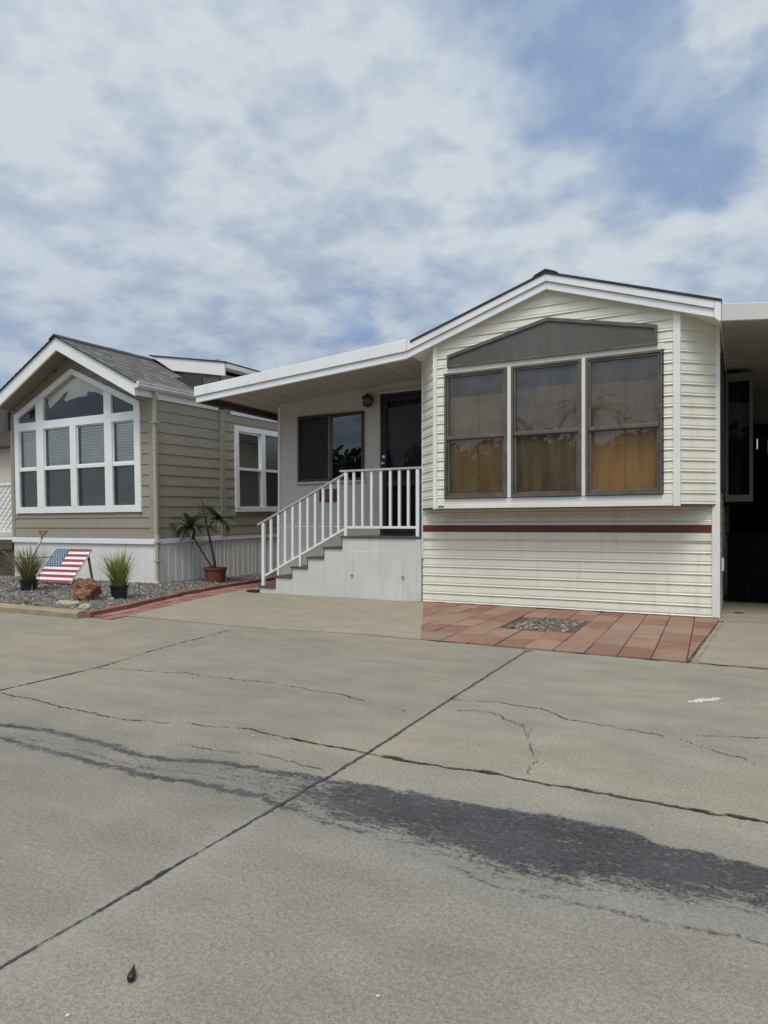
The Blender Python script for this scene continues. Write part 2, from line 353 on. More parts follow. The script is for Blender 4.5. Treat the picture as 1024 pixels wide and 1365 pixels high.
# ------------------------------------------------------------------ mesh builder
OFF = {}
def ident(x, y, z): return (x, y, z)
def sidemap(x0=0.0):
    """local frontal coords (s, o, z; o<0 is outward) -> wall that faces +x at x=x0"""
    return lambda s, o, z: (x0 - o, s, z)
class MB:
    def __init__(s, tf=ident): s.v = []; s.f = []; s.tf = tf; s.uv = None; s.col = None; s.tint = None
    def p(s, x, y, z): s.v.append(s.tf(x, y, z)); return len(s.v) - 1
    def quad(s, a, b, c, d):
        i = [s.p(*q) for q in (a, b, c, d)]; s.f.append(i)
    def poly(s, pts): s.f.append([s.p(*q) for q in pts])
    def box(s, x0, x1, y0, y1, z0, z1):
        i = [s.p(x, y, z) for z in (z0, z1) for (x, y) in ((x0, y0), (x1, y0), (x1, y1), (x0, y1))]
        for q in ((0, 3, 2, 1), (4, 5, 6, 7), (0, 1, 5, 4), (1, 2, 6, 5), (2, 3, 7, 6), (3, 0, 4, 7)):
            s.f.append([i[k] for k in q])
        return s
    def hexa(s, b, t):
        """b, t: four bottom and four top points in order"""
        i = [s.p(*q) for q in list(b) + list(t)]
        for q in ((0, 3, 2, 1), (4, 5, 6, 7), (0, 1, 5, 4), (1, 2, 6, 5), (2, 3, 7, 6), (3, 0, 4, 7)):
            s.f.append([i[k] for k in q])
        return s
    def prism(s, xz, y0, y1):
        """polygon in x,z extruded between two y"""
        n = len(xz)
        a = [s.p(x, y0, z) for x, z in xz]; b = [s.p(x, y1, z) for x, z in xz]
        s.f.append(a); s.f.append(b[::-1])
        for k in range(n): s.f.append([a[k], b[k], b[(k + 1) % n], a[(k + 1) % n]])
        return s
    def slab(s, xy, z0, z1):
        n = len(xy)
        a = [s.p(x, y, z0) for x, y in xy]; b = [s.p(x, y, z1) for x, y in xy]
        s.f.append(a[::-1]); s.f.append(b)
        for k in range(n): s.f.append([a[k], a[(k + 1) % n], b[(k + 1) % n], b[k]])
        return s
    def frame(s, x0, x1, z0, z1, wd, y0, y1):
        s.box(x0, x0 + wd, y0, y1, z0, z1); s.box(x1 - wd, x1, y0, y1, z0, z1)
        s.box(x0 + wd, x1 - wd, y0, y1, z0, z0 + wd); s.box(x0 + wd, x1 - wd, y0, y1, z1 - wd, z1)
        return s
    def tube(s, pts, r, n=8, cap=True, sx=1.0):
        pts = [Vector(q) for q in pts]; rr = r if hasattr(r, '__len__') else [r] * len(pts)
        rings = []
        up = None
        for k, q in enumerate(pts):
            d = (pts[min(k + 1, len(pts) - 1)] - pts[max(k - 1, 0)]).normalized()
            if up is None: up = Vector((0, 0, 1)) if abs(d.z) < 0.9 else Vector((0, 1, 0))
            a = d.cross(up).normalized(); b = a.cross(d).normalized(); up = b
            rings.append([s.p(*(q + a * (math.cos(t) * rr[k] * sx) + b * (math.sin(t) * rr[k]))) for t in [2 * math.pi * (j + 0.5) / n for j in range(n)]])
        for k in range(len(rings) - 1):
            for j in range(n):
                s.f.append([rings[k][j], rings[k][(j + 1) % n], rings[k + 1][(j + 1) % n], rings[k + 1][j]])
        if cap: s.f.append(rings[0][::-1]); s.f.append(rings[-1])
        return s
    def lathe(s, prof, c, n=20):
        rings = []
        for r, z in prof:
            rings.append([s.p(c[0] + r * math.cos(2 * math.pi * j / n), c[1] + r * math.sin(2 * math.pi * j / n), c[2] + z) for j in range(n)])
        for k in range(len(rings) - 1):
            for j in range(n):
                s.f.append([rings[k][j], rings[k][(j + 1) % n], rings[k + 1][(j + 1) % n], rings[k + 1][j]])
        s.f.append(rings[0][::-1]); s.f.append(rings[-1])
        return s
    def each(s, name, mat, parent=None, bevel=0.0):
        """every connected piece becomes an object of its own"""
        par = list(range(len(s.v)))
        def find(a):
            while par[a] != a: par[a] = par[par[a]]; a = par[a]
            return a
        for f in s.f:
            for q in f[1:]: par[find(q)] = find(f[0])
        groups = {}
        for f in s.f: groups.setdefault(find(f[0]), []).append(f)
        for fs in groups.values():
            m = MB(); mp = {}
            for f in fs:
                for q in f:
                    if q not in mp: mp[q] = len(m.v); m.v.append(s.v[q])
                m.f.append([mp[q] for q in f])
            m.build(name, mat, parent, bevel)
    def build(s, name, mat, parent=None, bevel=0.0, smooth=False, fix=True):
        off = Vector((0, 0, 0))
        if parent is not None: off = OFF.get(parent.name, off)
        me = bpy.data.meshes.new(name)
        me.from_pydata([tuple(Vector(q) - off) for q in s.v], [], s.f)
        if fix:
            bm = bmesh.new(); bm.from_mesh(me); bmesh.ops.recalc_face_normals(bm, faces=bm.faces); bm.to_mesh(me); bm.free()
        if s.uv is not None:
            ul = me.uv_layers.new(name='UVMap')
            for li, l in enumerate(me.loops): ul.data[li].uv = s.uv[l.vertex_index]
        if s.col is not None:
            ca = me.color_attributes.new('tintc', 'FLOAT_COLOR', 'POINT')
            for k, c in enumerate(s.col): ca.data[k].color = (c[0], c[1], c[2], 1)
        if s.tint is not None:
            ta = me.attributes.new('tint', 'FLOAT', 'POINT')
            ta.data.foreach_set('value', s.tint)
        me.materials.append(M[mat] if isinstance(mat, str) else mat)
        if smooth:
            for f in me.polygons: f.use_smooth = True
        o = bpy.data.objects.new(name, me); COL.objects.link(o)
        if parent is not None: o.parent = parent; OFF[o.name] = off
        if bevel:
            b = o.modifiers.new('bevel', 'BEVEL'); b.width = bevel; b.segments = 2; b.limit_method = 'ANGLE'
        return o

def thing(name, label, cat, loc=(0, 0, 0), group=None, local=False):
    o = bpy.data.objects.new(name, None); COL.objects.link(o); o.location = loc; o.empty_display_size = 0.3
    o['label'] = label; o['category'] = cat
    if group: o['group'] = group
    OFF[o.name] = Vector((0, 0, 0)) if local else Vector(loc)
    return o
def tag(o, label, cat, group=None):
    o['label'] = label; o['category'] = cat
    if group: o['group'] = group
    return o
def struct(o, kind='structure'): o['kind'] = kind; return o

# lap siding -----------------------------------------------------------
VPROF = [(0.0, 0.001), (0.0, 0.0135), (0.006, 0.0165), (0.021, 0.0085), (0.037, 0.0130), (0.124, 0.002)]
LPROF = [(0.0, 0.002), (0.0, 0.016), (0.19, 0.003)]
def siding(mb, p0, p1, z0, z1, prof=VPROF, holes=(), srange=None):
    p0 = Vector(p0); p1 = Vector(p1); d = p1 - p0; L = d.length; d = d / L; nx, ny = d.y, -d.x
    pitch = prof[-1][0]
    def P(s, z, o): return (p0.x + d.x * s + nx * o, p0.y + d.y * s + ny * o, z)
    z = z0
    while z < z1 - 1e-4:
        pts = [(z + t, o) for t, o in prof]
        for k in range(len(pts) - 1):
            (za, oa), (zb, ob) = pts[k], pts[k + 1]
            if za >= z1: continue
            if zb > z1: ob = oa + (ob - oa) * (z1 - za) / (zb - za); zb = z1
            cuts = sorted({za, zb} | {e for h in holes for e in (h[2], h[3]) if za < e < zb})
            if len(cuts) == 1: cuts = [za, zb]
            for a, b in zip(cuts[:-1], cuts[1:]):
                fa = 0 if zb == za else (a - za) / (zb - za); fb = 1 if zb == za else (b - za) / (zb - za)
                o1 = oa + (ob - oa) * fa; o2 = oa + (ob - oa) * fb; zm = (a + b) / 2
                segs = [(0.0, L)]
                if srange: segs = [srange(zm)]
                for h in holes:
                    if h[2] <= zm <= h[3]:
                        ns = []
                        for (q, r) in segs:
                            if h[1] <= q or h[0] >= r: ns.append((q, r)); continue
                            if h[0] > q: ns.append((q, h[0]))
                            if h[1] < r: ns.append((h[1], r))
                        segs = ns
                for (q, r) in segs:
                    if r - q < 1e-3: continue
                    mb.quad(P(q, a, o1), P(r, a, o1), P(r, b, o2), P(q, b, o2))
        z += pitch
    return mb
def wallflat(mb, p0, p1, z0, z1, holes=()):
    return siding(mb, p0, p1, z0, z1, [(0.0, 0.0), (z1 - z0, 0.0)], holes)
def pane(mb, x0, x1, z0, z1, y): mb.quad((x0, y, z0), (x1, y, z0), (x1, y, z1), (x0, y, z1)); return mb
def curtain(mb, x0, x1, z0, z1, y, amp, waves, n=60):
    for k in range(n):
        a = k / n; b = (k + 1) / n
        ya = y + amp * math.sin(a * waves * 2 * math.pi); yb = y + amp * math.sin(b * waves * 2 * math.pi)
        mb.quad((x0 + (x1 - x0) * a, ya, z0), (x0 + (x1 - x0) * b, yb, z0), (x0 + (x1 - x0) * b, yb, z1), (x0 + (x1 - x0) * a, ya, z1))
    return mb
def slats(mb, x0, x1, z0, z1, y, pitch=0.05, wd=0.056, ang=1.10):
    z = z0 + pitch / 2
    dy = wd / 2 * math.cos(ang); dz = wd / 2 * math.sin(ang)
    while z < z1:
        mb.quad((x0, y - dy, z - dz), (x1, y - dy, z - dz), (x1, y + dy, z + dz), (x0, y + dy, z + dz)); z += pitch
    return mb

# ================================================================== GROUND
def ground():
    m = MB(); S = 400
    m.quad((-S, -S, -0.006), (S, -S, -0.006), (S, S, -0.006), (-S, S, -0.006))
    struct(m.build('ground', 'concrete'))
    # near stretch of the road with its stains as a fine sheet
    x0, x1, y0, y1, st = -5.6, 1.6, 0.3, 5.79, 0.016
    nx = int((x1 - x0) / st) + 1; ny = int((y1 - y0) / st) + 1
    X, Y = np.meshgrid(np.linspace(x0, x1, nx), np.linspace(y0, y1, ny))
    xs = X.ravel(); ys = Y.ravel()
    ux = [-5.6, -3.55, -3.25, -2.9, -2.44, -2.07, -1.7, -1.43, -1.14, -.86, -.6, -.39, -.2, -.06, .08, 1.6]
    uy = [2.30, 2.26, 2.32, 2.32, 2.27, 2.37, 2.42, 2.42, 2.46, 2.47, 2.49, 2.49, 2.45, 2.44, 2.44, 2.44]
    lx = [-5.6, -3.3, -2.92, -2.55, -2.22, -1.92, -1.61, -1.45, -1.24, -1.0, -.85, -.69, -.49, -.3, -.17, .07, 1.6]
    ly = [2.10, 2.10, 2.08, 2.08, 2.08, 2.11, 2.11, 2.08, 2.05, 2.05, 2.01, 1.99, 2.0, 2.05, 2.08, 2.14, 2.14]
    tx = [-1.6, -.98, -.7, -.47, -.23, .06, 1.6]; ty = [2.0, 2.0, 1.94, 1.94, 1.96, 2.0, 2.0]
    U = np.interp(xs, ux, uy); Lo = np.interp(xs, lx, ly); Tl = np.interp(xs, tx, ty)
    j1 = np.array([mnoise.noise(Vector((x * 5, 0.3, 1))) * 0.022 + mnoise.noise(Vector((x * 17, 2.3, 1))) * 0.014 + mnoise.noise(Vector((x * 60, 5.3, 1))) * 0.008 for x in xs[:nx]])
    j2 = np.array([mnoise.noise(Vector((x * 5, 7.3, 4))) * 0.025 + mnoise.noise(Vector((x * 17, 9.3, 4))) * 0.018 + mnoise.noise(Vector((x * 60, 3.3, 4))) * 0.010 for x in xs[:nx]])
    U = U + np.tile(j1, ny); Lo = Lo + np.tile(j2, ny); Tl = Tl + np.tile(j2, ny) * .6
    sm = lambda a, b, v: (lambda t: t * t * (3 - 2 * t))(np.clip((v - a) / (b - a), 0, 1))
    inside = sm(-0.10, 0.20, ys - Lo) * sm(-0.03, 0.05, U - ys)
    solid = np.interp(xs, [-4, -2.3, -1.9, -1.6, -1.35, -1.1, 1.6], [0.10, 0.22, 0.34, 0.55, 0.95, 1.0, 1.0])
    eu = np.exp(-((ys - U + 0.02) / 0.034) ** 2) * np.interp(xs, [-4, -3, -2.3, -1.7, -1.4, 1.6], [0.92, 0.85, 0.9, 0.85, 0.9, 0.95])
    el = np.exp(-((ys - Lo - 0.02) / 0.030) ** 2) * np.interp(xs, [-4, -3, -2.3, -1.7, -1.3, 1.6], [0.75, 0.85, 0.88, 0.95, 0.45, 0.4])
    mid = np.exp(-((ys - (Lo * 0.62 + U * 0.38)) / 0.02) ** 2) * np.interp(xs, [-4, -2.6, -1.6, -1.4], [0.15, 0.5, 0.5, 0.0])
    tail = np.exp(-((ys - Tl) / 0.014) ** 2) * np.interp(xs, [-1.2, -.9, 0, 1.6], [0, 0.5, 0.6, 0.6])
    stain = np.clip(np.maximum.reduce([inside * solid, eu, el, mid, tail]), 0, 1)
    halo = np.exp(-((xs + 1.57) / 0.055) ** 2) * sm(2.15, 1.9, ys) * 0.9
    halo = np.maximum(halo, np.exp(-((ys - (np.maximum(Lo, 0) - 0.05)) / 0.06) ** 2) * np.interp(xs, [-1.4, -1.1, 1.6], [0, 0.45, 0.45]))
    halo = np.maximum(halo, np.exp(-((ys - U - 0.06) / 0.05) ** 2) * np.interp(xs, [-1.5, -1.2, 1.6], [0, 0.35, 0.35]))
    grey = sm(-0.25, 0.05, ys - Lo) * sm(-0.25, 0.05, U - ys) * np.interp(xs, [-4, -1.6, -1.2], [0.75, 0.7, 0.4])
    grey = np.maximum(grey, sm(Tl - .05, Tl + .05, ys) * sm(Lo + .05, Lo - .05, ys) * (xs > -1.3) * 0.75)
    grey = np.maximum(grey, 0.45 * np.exp(-((xs + 0.05) / .5) ** 2 - ((ys - 3.9) / .5) ** 2))
    grey = np.maximum(grey, 0.35 * sm(-1.4, -2.4, xs) * sm(2.2, 1.6, ys))
    me = bpy.data.meshes.new('road')
    verts = np.stack([xs, ys, np.zeros_like(xs)], 1)
    idx = np.arange(nx * ny).reshape(ny, nx)
    faces = np.stack([idx[:-1, :-1], idx[:-1, 1:], idx[1:, 1:], idx[1:, :-1]], -1).reshape(-1, 4)
    me.from_pydata(verts.tolist(), [], faces.tolist())
    ca = me.color_attributes.new('stain', 'FLOAT_COLOR', 'POINT')
    buf = np.stack([stain, halo, grey, np.ones_like(xs)], 1).astype(np.float32).ravel()
    ca.data.foreach_set('color', buf)
    me.materials.append(M['concrete'])
    o = bpy.data.objects.new('road', me); COL.objects.link(o); struct(o)
ground()

def ribbon(mb, pts, wd, z=0.004, jit=0.012, step=0.009, wvar=0.6, seed=0, gap=None, taper=False):
    """irregular thin strip following a polyline on the ground"""
    rnd = random.Random(seed); P = []
    for a, b in zip(pts[:-1], pts[1:]):
        n = max(1, int(math.hypot(b[0] - a[0], b[1] - a[1]) / step))
        for k in range(n): P.append((a[0] + (b[0] - a[0]) * k / n, a[1] + (b[1] - a[1]) * k / n))
    P.append(pts[-1])
    prev = None
    for k, (x, y) in enumerate(P):
        x2, y2 = P[min(k + 1, len(P) - 1)]; x1, y1 = P[max(k - 1, 0)]
        dx, dy = x2 - x1, y2 - y1; L = math.hypot(dx, dy) or 1; nx, ny = -dy / L, dx / L
        j = jit * (1.3 * mnoise.noise(Vector((x * 5, y * 5, seed))) + 0.8 * mnoise.noise(Vector((x * 17, y * 17, seed + 5))) + 0.5 * mnoise.noise(Vector((x * 50, y * 50, seed + 7))))
        nn = mnoise.noise(Vector((x * 8, y * 8, seed + 9))) + 0.6 * mnoise.noise(Vector((x * 30, y * 30, seed + 3)))
        ww = wd * (1 + wvar * 1.5 * nn) * rnd.uniform(0.6, 1.35); ww = max(ww, wd * 0.12)
        if taper: ww *= math.sin(math.pi * min(1, (k + .3) / len(P)))
        cx, cy = x + nx * j, y + ny * j
        cur = (mb.p(cx + nx * ww * rnd.uniform(.35, .65), cy + ny * ww / 2, z), mb.p(cx - nx * ww * rnd.uniform(.35, .65), cy - ny * ww / 2, z))
        if prev and not (gap is not None and nn < gap): mb.f.append([prev[0], prev[1], cur[1], cur[0]])
        prev = cur
m = MB()
ribbon(m, [(-1.59, 0.4), (-1.585, 1.01), (-1.565, 2.0)], 0.008, jit=0.004, seed=1)
ribbon(m, [(-1.565, 2.0), (-1.555, 2.73)], 0.013, jit=0.006, seed=2)
ribbon(m, [(-1.555, 2.73), (-1.59, 3.88), (-1.63, 5.69)], 0.014, jit=0.004, wvar=0.4, seed=3)
ribbon(m, [(-4.27, 2.70), (-4.33, 3.63)], 0.015, jit=0.008, seed=4)
ribbon(m, [(-4.33, 3.66), (-4.49, 4.19), (-4.67, 5.48)], 0.009, jit=0.012, wvar=1.0, seed=5, gap=-.38)
ribbon(m, [(-5.6, 2.7), (-4.27, 2.70)], 0.015, jit=0.01, seed=6)
struct(m.build('road_joint', 'joint'))
m = MB()
ribbon(m, [(-4.19, 2.67), (-3.74, 2.66), (-3.31, 2.64), (-3.0, 2.64), (-2.65, 2.74), (-2.3, 2.81), (-1.94, 2.78), (-1.75, 2.78)], 0.0075, jit=0.02, wvar=.9, seed=11, gap=-.55)
ribbon(m, [(-2.0, 2.785), (-1.77, 2.78), (-1.56, 2.78), (-1.35, 2.76), (-1.14, 2.78), (-0.97, 2.8), (-0.74, 2.79), (-0.5, 2.8), (-0.22, 2.79), (0.08, 2.81), (0.6, 2.80)], 0.0105, jit=0.014, wvar=0.9, seed=12)
ribbon(m, [(-4.32, 3.48), (-3.93, 3.59), (-3.58, 3.69), (-3.22, 3.69), (-2.89, 3.73), (-2.59, 3.7), (-2.28, 3.68), (-1.96, 3.58), (-1.72, 3.5)], 0.006, jit=0.03, wvar=1.0, seed=13, gap=-.38)
ribbon(m, [(-1.6, 3.89), (-1.33, 3.95), (-1.04, 3.93), (-0.84, 3.78), (-0.55, 3.74), (-0.4, 3.71), (-0.22, 3.66), (-0.09, 3.57), (0.07, 3.44), (0.3, 3.3)], 0.0055, jit=0.022, wvar=1.0, seed=14, gap=-.38)
ribbon(m, [(-1.47, 3.67), (-1.29, 3.71), (-1.07, 3.58), (-0.96, 3.41), (-0.88, 3.19), (-0.83, 2.99), (-0.78, 2.86), (-0.80, 2.80)], 0.0032, jit=0.03, wvar=1.0, seed=15, gap=-.38)
ribbon(m, [(-1.2, 3.66), (-1.0, 3.52), (-.93, 3.3)], 0.003, jit=0.03, wvar=1.0, seed=16, gap=-.38)
ribbon(m, [(-0.2, 3.80), (-0.09, 3.84), (0.04, 3.88), (0.12, 3.93), (0.3, 3.95)], 0.005, jit=0.02, wvar=1.0, seed=17, gap=-.38)
ribbon(m, [(-2.45, 2.45), (-2.0, 2.52), (-1.62, 2.50)], 0.004, jit=0.015, wvar=1.0, seed=18, gap=-.38)
struct(m.build('road_crack', 'crack'))
# moss and dirt lodged in the crack
m = MB()
for q, (x, y, r, w_) in enumerate([(-0.97, 2.80, 0.05, .030), (-1.30, 2.768, 0.06, .022), (-1.42, 2.772, 0.07, .020), (-1.576, 1.52, 0.03, .022), (-0.55, 2.80, 0.05, .018), (-0.15, 2.795, 0.06, .020), (0.0, 2.80, .06, .018), (-2.46, 5.80, 0.12, .05), (-1.62, 5.70, 0.05, .03), (-0.62, 5.79, 0.09, .03), (-1.2, 5.79, .07, .03)]):
    if q == 3: ribbon(m, [(x, y - r), (x, y + r)], w_, z=.007, jit=.008, wvar=.8, seed=60 + q, taper=True)
    else: ribbon(m, [(x - r, y), (x + r, y)], w_, z=.007, jit=.008, wvar=.8, seed=60 + q, taper=True)
struct(m.build('crack_dirt', 'moss'))

# driveway slab, carport slab
m = MB()
m.slab([(-2.67, 5.80), (-3.96, 8.68), (-7.15, 8.68), (-7.46, 8.72), (-7.10, 7.55), (-6.72, 6.42), (-6.50, 5.70), (-4.44, 5.66), (-3.55, 5.79), (-3.18, 5.83)][::-1], -0.02, 0.006)
m.slab([(-7.46, 8.72), (-7.15, 8.68), (-7.15, 14), (-8.0, 14)][::-1], -0.02, 0.0055)
struct(m.build('driveway', 'slab'))
m = MB()
m.slab([(-0.34, 5.80), (4.2, 5.80), (4.2, 8.50), (-0.17, 8.50)], -0.02, 0.008)
m.slab([(-0.22, 8.512), (4.2, 8.512), (4.2, 19), (-0.22, 19)], -0.02, 0.006)
struct(m.build('carport_slab', 'slab'))
m = MB()   # dusty pale lip along the slab front and slab edges
ribbon(m, [(-0.30, 5.81), (0.5, 5.82), (2, 5.82)], 0.03, z=0.0115, jit=0.006, seed=31)
ribbon(m, [(-0.325, 5.87), (-0.20, 8.3)], 0.04, z=0.0115, jit=0.006, seed=32)
ribbon(m, [(-0.2, 8.506), (0.5, 8.506), (2, 8.506)], 0.03, z=0.0115, jit=0.004, seed=33)
struct(m.build('slab_edge', 'curbc'))

# paver patio
def patio():
    bed = MB(); bed.slab([(-2.67, 5.80), (-0.36, 5.80), (-0.205, 8.70), (-3.98, 8.70)], -0.03, -0.004)
    struct(bed.build('paver_bed', 'paver_bed'))
    m = MB(); m.col = []
    rnd = random.Random(5)
    def clip(poly, a, b):     # keep the part left of a->b
        o = []; n = len(poly)
        side = lambda q: (b[0] - a[0]) * (q[1] - a[1]) - (b[1] - a[1]) * (q[0] - a[0])
        for i in range(n):
            p, q = poly[i], poly[(i + 1) % n]; sp, sq = side(p), side(q)
            if sp >= 0: o.append(p)
            if (sp >= 0) != (sq >= 0):
                t = sp / (sp - sq); o.append((p[0] + (q[0] - p[0]) * t, p[1] + (q[1] - p[1]) * t))
        return o
    rows = [5.745, 6.26, 6.79, 7.29, 7.80, 8.28, 8.69]
    cols = [-0.64 - 0.262 * k for k in range(-2, 14)]
    pal = [(0.232, 0.122, 0.080), (0.245, 0.137, 0.091), (0.25, 0.154, 0.104), (0.212, 0.105, 0.070), (0.235, 0.140, 0.096), (0.255, 0.163, 0.112), (0.222, 0.112, 0.076), (0.24, 0.152, 0.106)]
    for r in range(len(rows) - 1):
        for c in range(len(cols) - 1):
            xa, xb = cols[c + 1], cols[c]; g = 0.004
            slant = lambda x, y: x - 0.035 * (y - 5.8)
            ya, yb = rows[r] + .006, rows[r + 1] - .006
            if r == 0: ya = 5.80
            yj = 0.0
            q = [(slant(xa, ya) + g, ya + yj), (slant(xb, ya) - g, ya + yj), (slant(xb, yb) - g, yb + yj), (slant(xa, yb) + g, yb + yj)]
            cxm = sum(t[0] for t in q) / 4; cym = sum(t[1] for t in q) / 4
            if -2.15 < cxm < -1.60 and 6.8 < cym < 7.79: continue        # the missing pavers
            q = clip(q, (-3.965, 8.69), (-2.675, 5.80)); 
            if len(q) < 3: continue
            q = clip(q, (-0.375, 5.80), (-0.215, 8.70))
            if len(q) < 3: continue
            z = 0.012 + rnd.uniform(-0.003, 0.004); n0 = len(m.v)
            a, b2, c2 = rnd.uniform(-.006, .006), rnd.uniform(-.004, .004), 0
            base = rnd.choice(pal); k = rnd.uniform(0.9, 1.1)
            top = [m.p(x, y, z + a * (x - cxm) + b2 * (y - cym)) for x, y in q]; bot = [m.p(x, y, -0.03) for x, y in q]
            m.f.append(top)
            for i in range(len(q)): m.f.append([bot[i], bot[(i + 1) % len(q)], top[(i + 1) % len(q)], top[i]])
            m.col += [tuple(v * k for v in base)] * (len(m.v) - n0)
    struct(m.build('paver_patio', 'paver', bevel=0.004))
patio()

m = MB()   # dirt gathered along the foot of the wall
for k, (xa, xb, w_) in enumerate([(-3.9, -2.5, .03), (-2.6, -1.7, .05), (-1.9, -1.2, .03), (-1.3, -.5, .022), (-.62, -.2, .03)]): ribbon(m, [(xa, 8.668), (xb, 8.668)], w_, z=.021, jit=.006, wvar=.9, seed=80 + k, taper=True)
struct(m.build('wall_base_dirt', 'crack'))
# gravel --------------------------------------------------------------
def stones(region, n, smin, smax, zf, pal, seed, name):
    rnd = random.Random(seed); m = MB(); m.col = []
    base = [(1, 0, 0), (-1, 0, 0), (0, 1, 0), (0, -1, 0), (0, 0, 1), (0, 0, -1)]
    fc = [(0, 2, 4), (2, 1, 4), (1, 3, 4), (3, 0, 4), (2, 0, 5), (1, 2, 5), (3, 1, 5), (0, 3, 5)]
    for _ in range(n):
        x, y = region(rnd)
        s = rnd.uniform(smin, smax) * (1 if rnd.random() > 0.06 else 1.7); a = rnd.uniform(0, 6.28); ca, sa = math.cos(a), math.sin(a)
        sx, sy, sz = s * rnd.uniform(.8, 1.5), s * rnd.uniform(.7, 1.1), s * rnd.uniform(.5, .9)
        z = zf(x, y) + rnd.uniform(-.3, .5) * s; i0 = len(m.v)
        tl = rnd.uniform(-.5, .5)
        for b in base:
            px, py, pz = b[0] * sx, b[1] * sy, b[2] * sz + tl * b[0] * sx
            px += rnd.uniform(-.25, .25) * s; py += rnd.uniform(-.25, .25) * s
            m.p(x + ca * px - sa * py, y + sa * px + ca * py, z + pz)
        m.f += [[i0 + k for k in q] for q in fc]
        c = rnd.choice(pal); k = rnd.uniform(.7, 1.25); m.col += [(c[0] * k, c[1] * k, c[2] * k)] * 6
    o = m.build(name, 'gravel', smooth=False); struct(o, 'stuff'); return o
INNER = [(-6.85, 5.40), (-6.95, 5.75), (-7.05, 6.1), (-7.28, 6.68), (-7.66, 7.69), (-7.98, 8.92), (-8.17, 10.2), (-8.45, 12.5), (-8.6, 14)]
def inner_x(y): return float(np.interp(y, [p[1] for p in INNER], [p[0] for p in INNER]))
def bed_z(x, y):
    e = min(1.0, max(0.0, (inner_x(y) - x) / 0.7)); f = min(1.0, max(0.0, (y - 5.45) / 0.8))
    return 0.02 + 0.035 * e * f + 0.012 * mnoise.noise(Vector((x * 1.7, y * 1.7, 3)))
def gravel_bed():
    m = MB(); ys = np.linspace(5.42, 14, 60); N = 40
    grid = []
    for y in ys:
        xr = inner_x(y) + 0.04; xl = -14.5 if y < 8.75 else -9.25
        grid.append([m.p(xr + (xl - xr) * k / N, y, bed_z(xr + (xl - xr) * k / N, y)) for k in range(N + 1)])
    for a, b in zip(grid[:-1], grid[1:]):
        for k in range(N): m.f.append([a[k], a[k + 1], b[k + 1], b[k]])
    struct(m.build('gravel_bed', 'soil', smooth=True))
    pal = [(0.20, 0.185, 0.165), (0.26, 0.23, 0.19), (0.14, 0.13, 0.12), (0.33, 0.30, 0.26), (0.21, 0.16, 0.12), (0.12, 0.105, 0.10), (0.42, 0.39, 0.35), (0.17, 0.165, 0.16)]
    def reg(r):
        while True:
            if r.random() < 0.8:
                y = r.uniform(5.47, 8.72); x = r.uniform(-13.2, inner_x(y) - 0.01)
            else:
                y = r.uniform(8.7, 13); x = r.uniform(-9.2, inner_x(y) - 0.01)
            return x, y
    stones(reg, 26000, 0.009, 0.020, bed_z, [tuple(v * .74 for v in c) for c in pal], 3, 'gravel')
    def reg2(r): return r.uniform(-2.16, -1.58) , r.uniform(6.86, 7.76)
    stones(reg2, 560, 0.009, 0.027, lambda x, y: -0.012 + (0.016 if (x + 2.0) ** 2 + (y - 7.0) ** 2 < .03 else 0), [(0.21, 0.175, 0.125), (0.14, 0.115, 0.085), (0.32, 0.28, 0.21), (0.10, 0.08, 0.06), (0.18, 0.135, 0.095)], 9, 'gravel_patch')
gravel_bed()

# brick edging along the gravel ---------------------------------------
def edging():
    outer = [(-6.42, 5.40), (-6.50, 5.75), (-6.72, 6.42), (-7.10, 7.55), (-7.40, 8.72), (-7.58, 9.74), (-7.8, 12), (-7.9, 14)]
    oy = [p[1] for p in outer]; ox = [p[0] for p in outer]
    m = MB(); m.col = []; rnd = random.Random(8)
    y = 5.40
    pal = [(0.255, 0.105, 0.085), (0.29, 0.125, 0.098), (0.225, 0.088, 0.075), (0.27, 0.13, 0.11)]
    while y < 13.5:
        h = 0.20; y2 = y + h - 0.008
        for rowk, (fa, fb, z) in enumerate([(0.0, 0.42, 0.012), (0.43, 0.80, 0.016), (0.81, 1.0, 0.065)]):
            q = []
            for (yy, ff) in ((y, fa), (y, fb), (y2, fb), (y2, fa)):
                xo = float(np.interp(yy, oy, ox)); xi = inner_x(yy); q.append((xo + (xi - xo) * ff, yy + (0.05 if rowk == 1 else 0)))
            n0 = len(m.v); zt = z + rnd.uniform(-.004, .004)
            m.slab(q[::-1], -0.03, zt); c = rnd.choice(pal); k = rnd.uniform(.85, 1.12) * (0.8 if rowk == 2 else 1)
            m.col += [tuple(v * k for v in c)] * (len(m.v) - n0)
        y += h
    struct(m.build('brick_edging', 'brick', bevel=0.005))
edging()
m = MB()
prev = None
xs = np.linspace(-16, -6.85, 46)
sec = [(5.27, -0.02), (5.275, 0.055), (5.30, 0.075), (5.42, 0.078), (5.455, 0.06), (5.46, -0.02)]
rings = []
for x in xs:
    r = []
    for (y, z) in sec:
        n = mnoise.noise(Vector((x * 3, y * 20, z * 30)))
        r.append(m.p(x, y + 0.006 * n + 0.03 * max(0, x + 8) * 0.5 + 0.02 * min(0, x + 8) * 0.3, z + 0.006 * n if z > 0 else z))
    rings.append(r)
for a, b in zip(rings[:-1], rings[1:]):
    for k in range(len(sec) - 1): m.f.append([a[k], b[k], b[k + 1], a[k + 1]])
m.f.append(rings[-1]); m.f.append(rings[0][::-1])
struct(m.build('curb', 'curbc'))

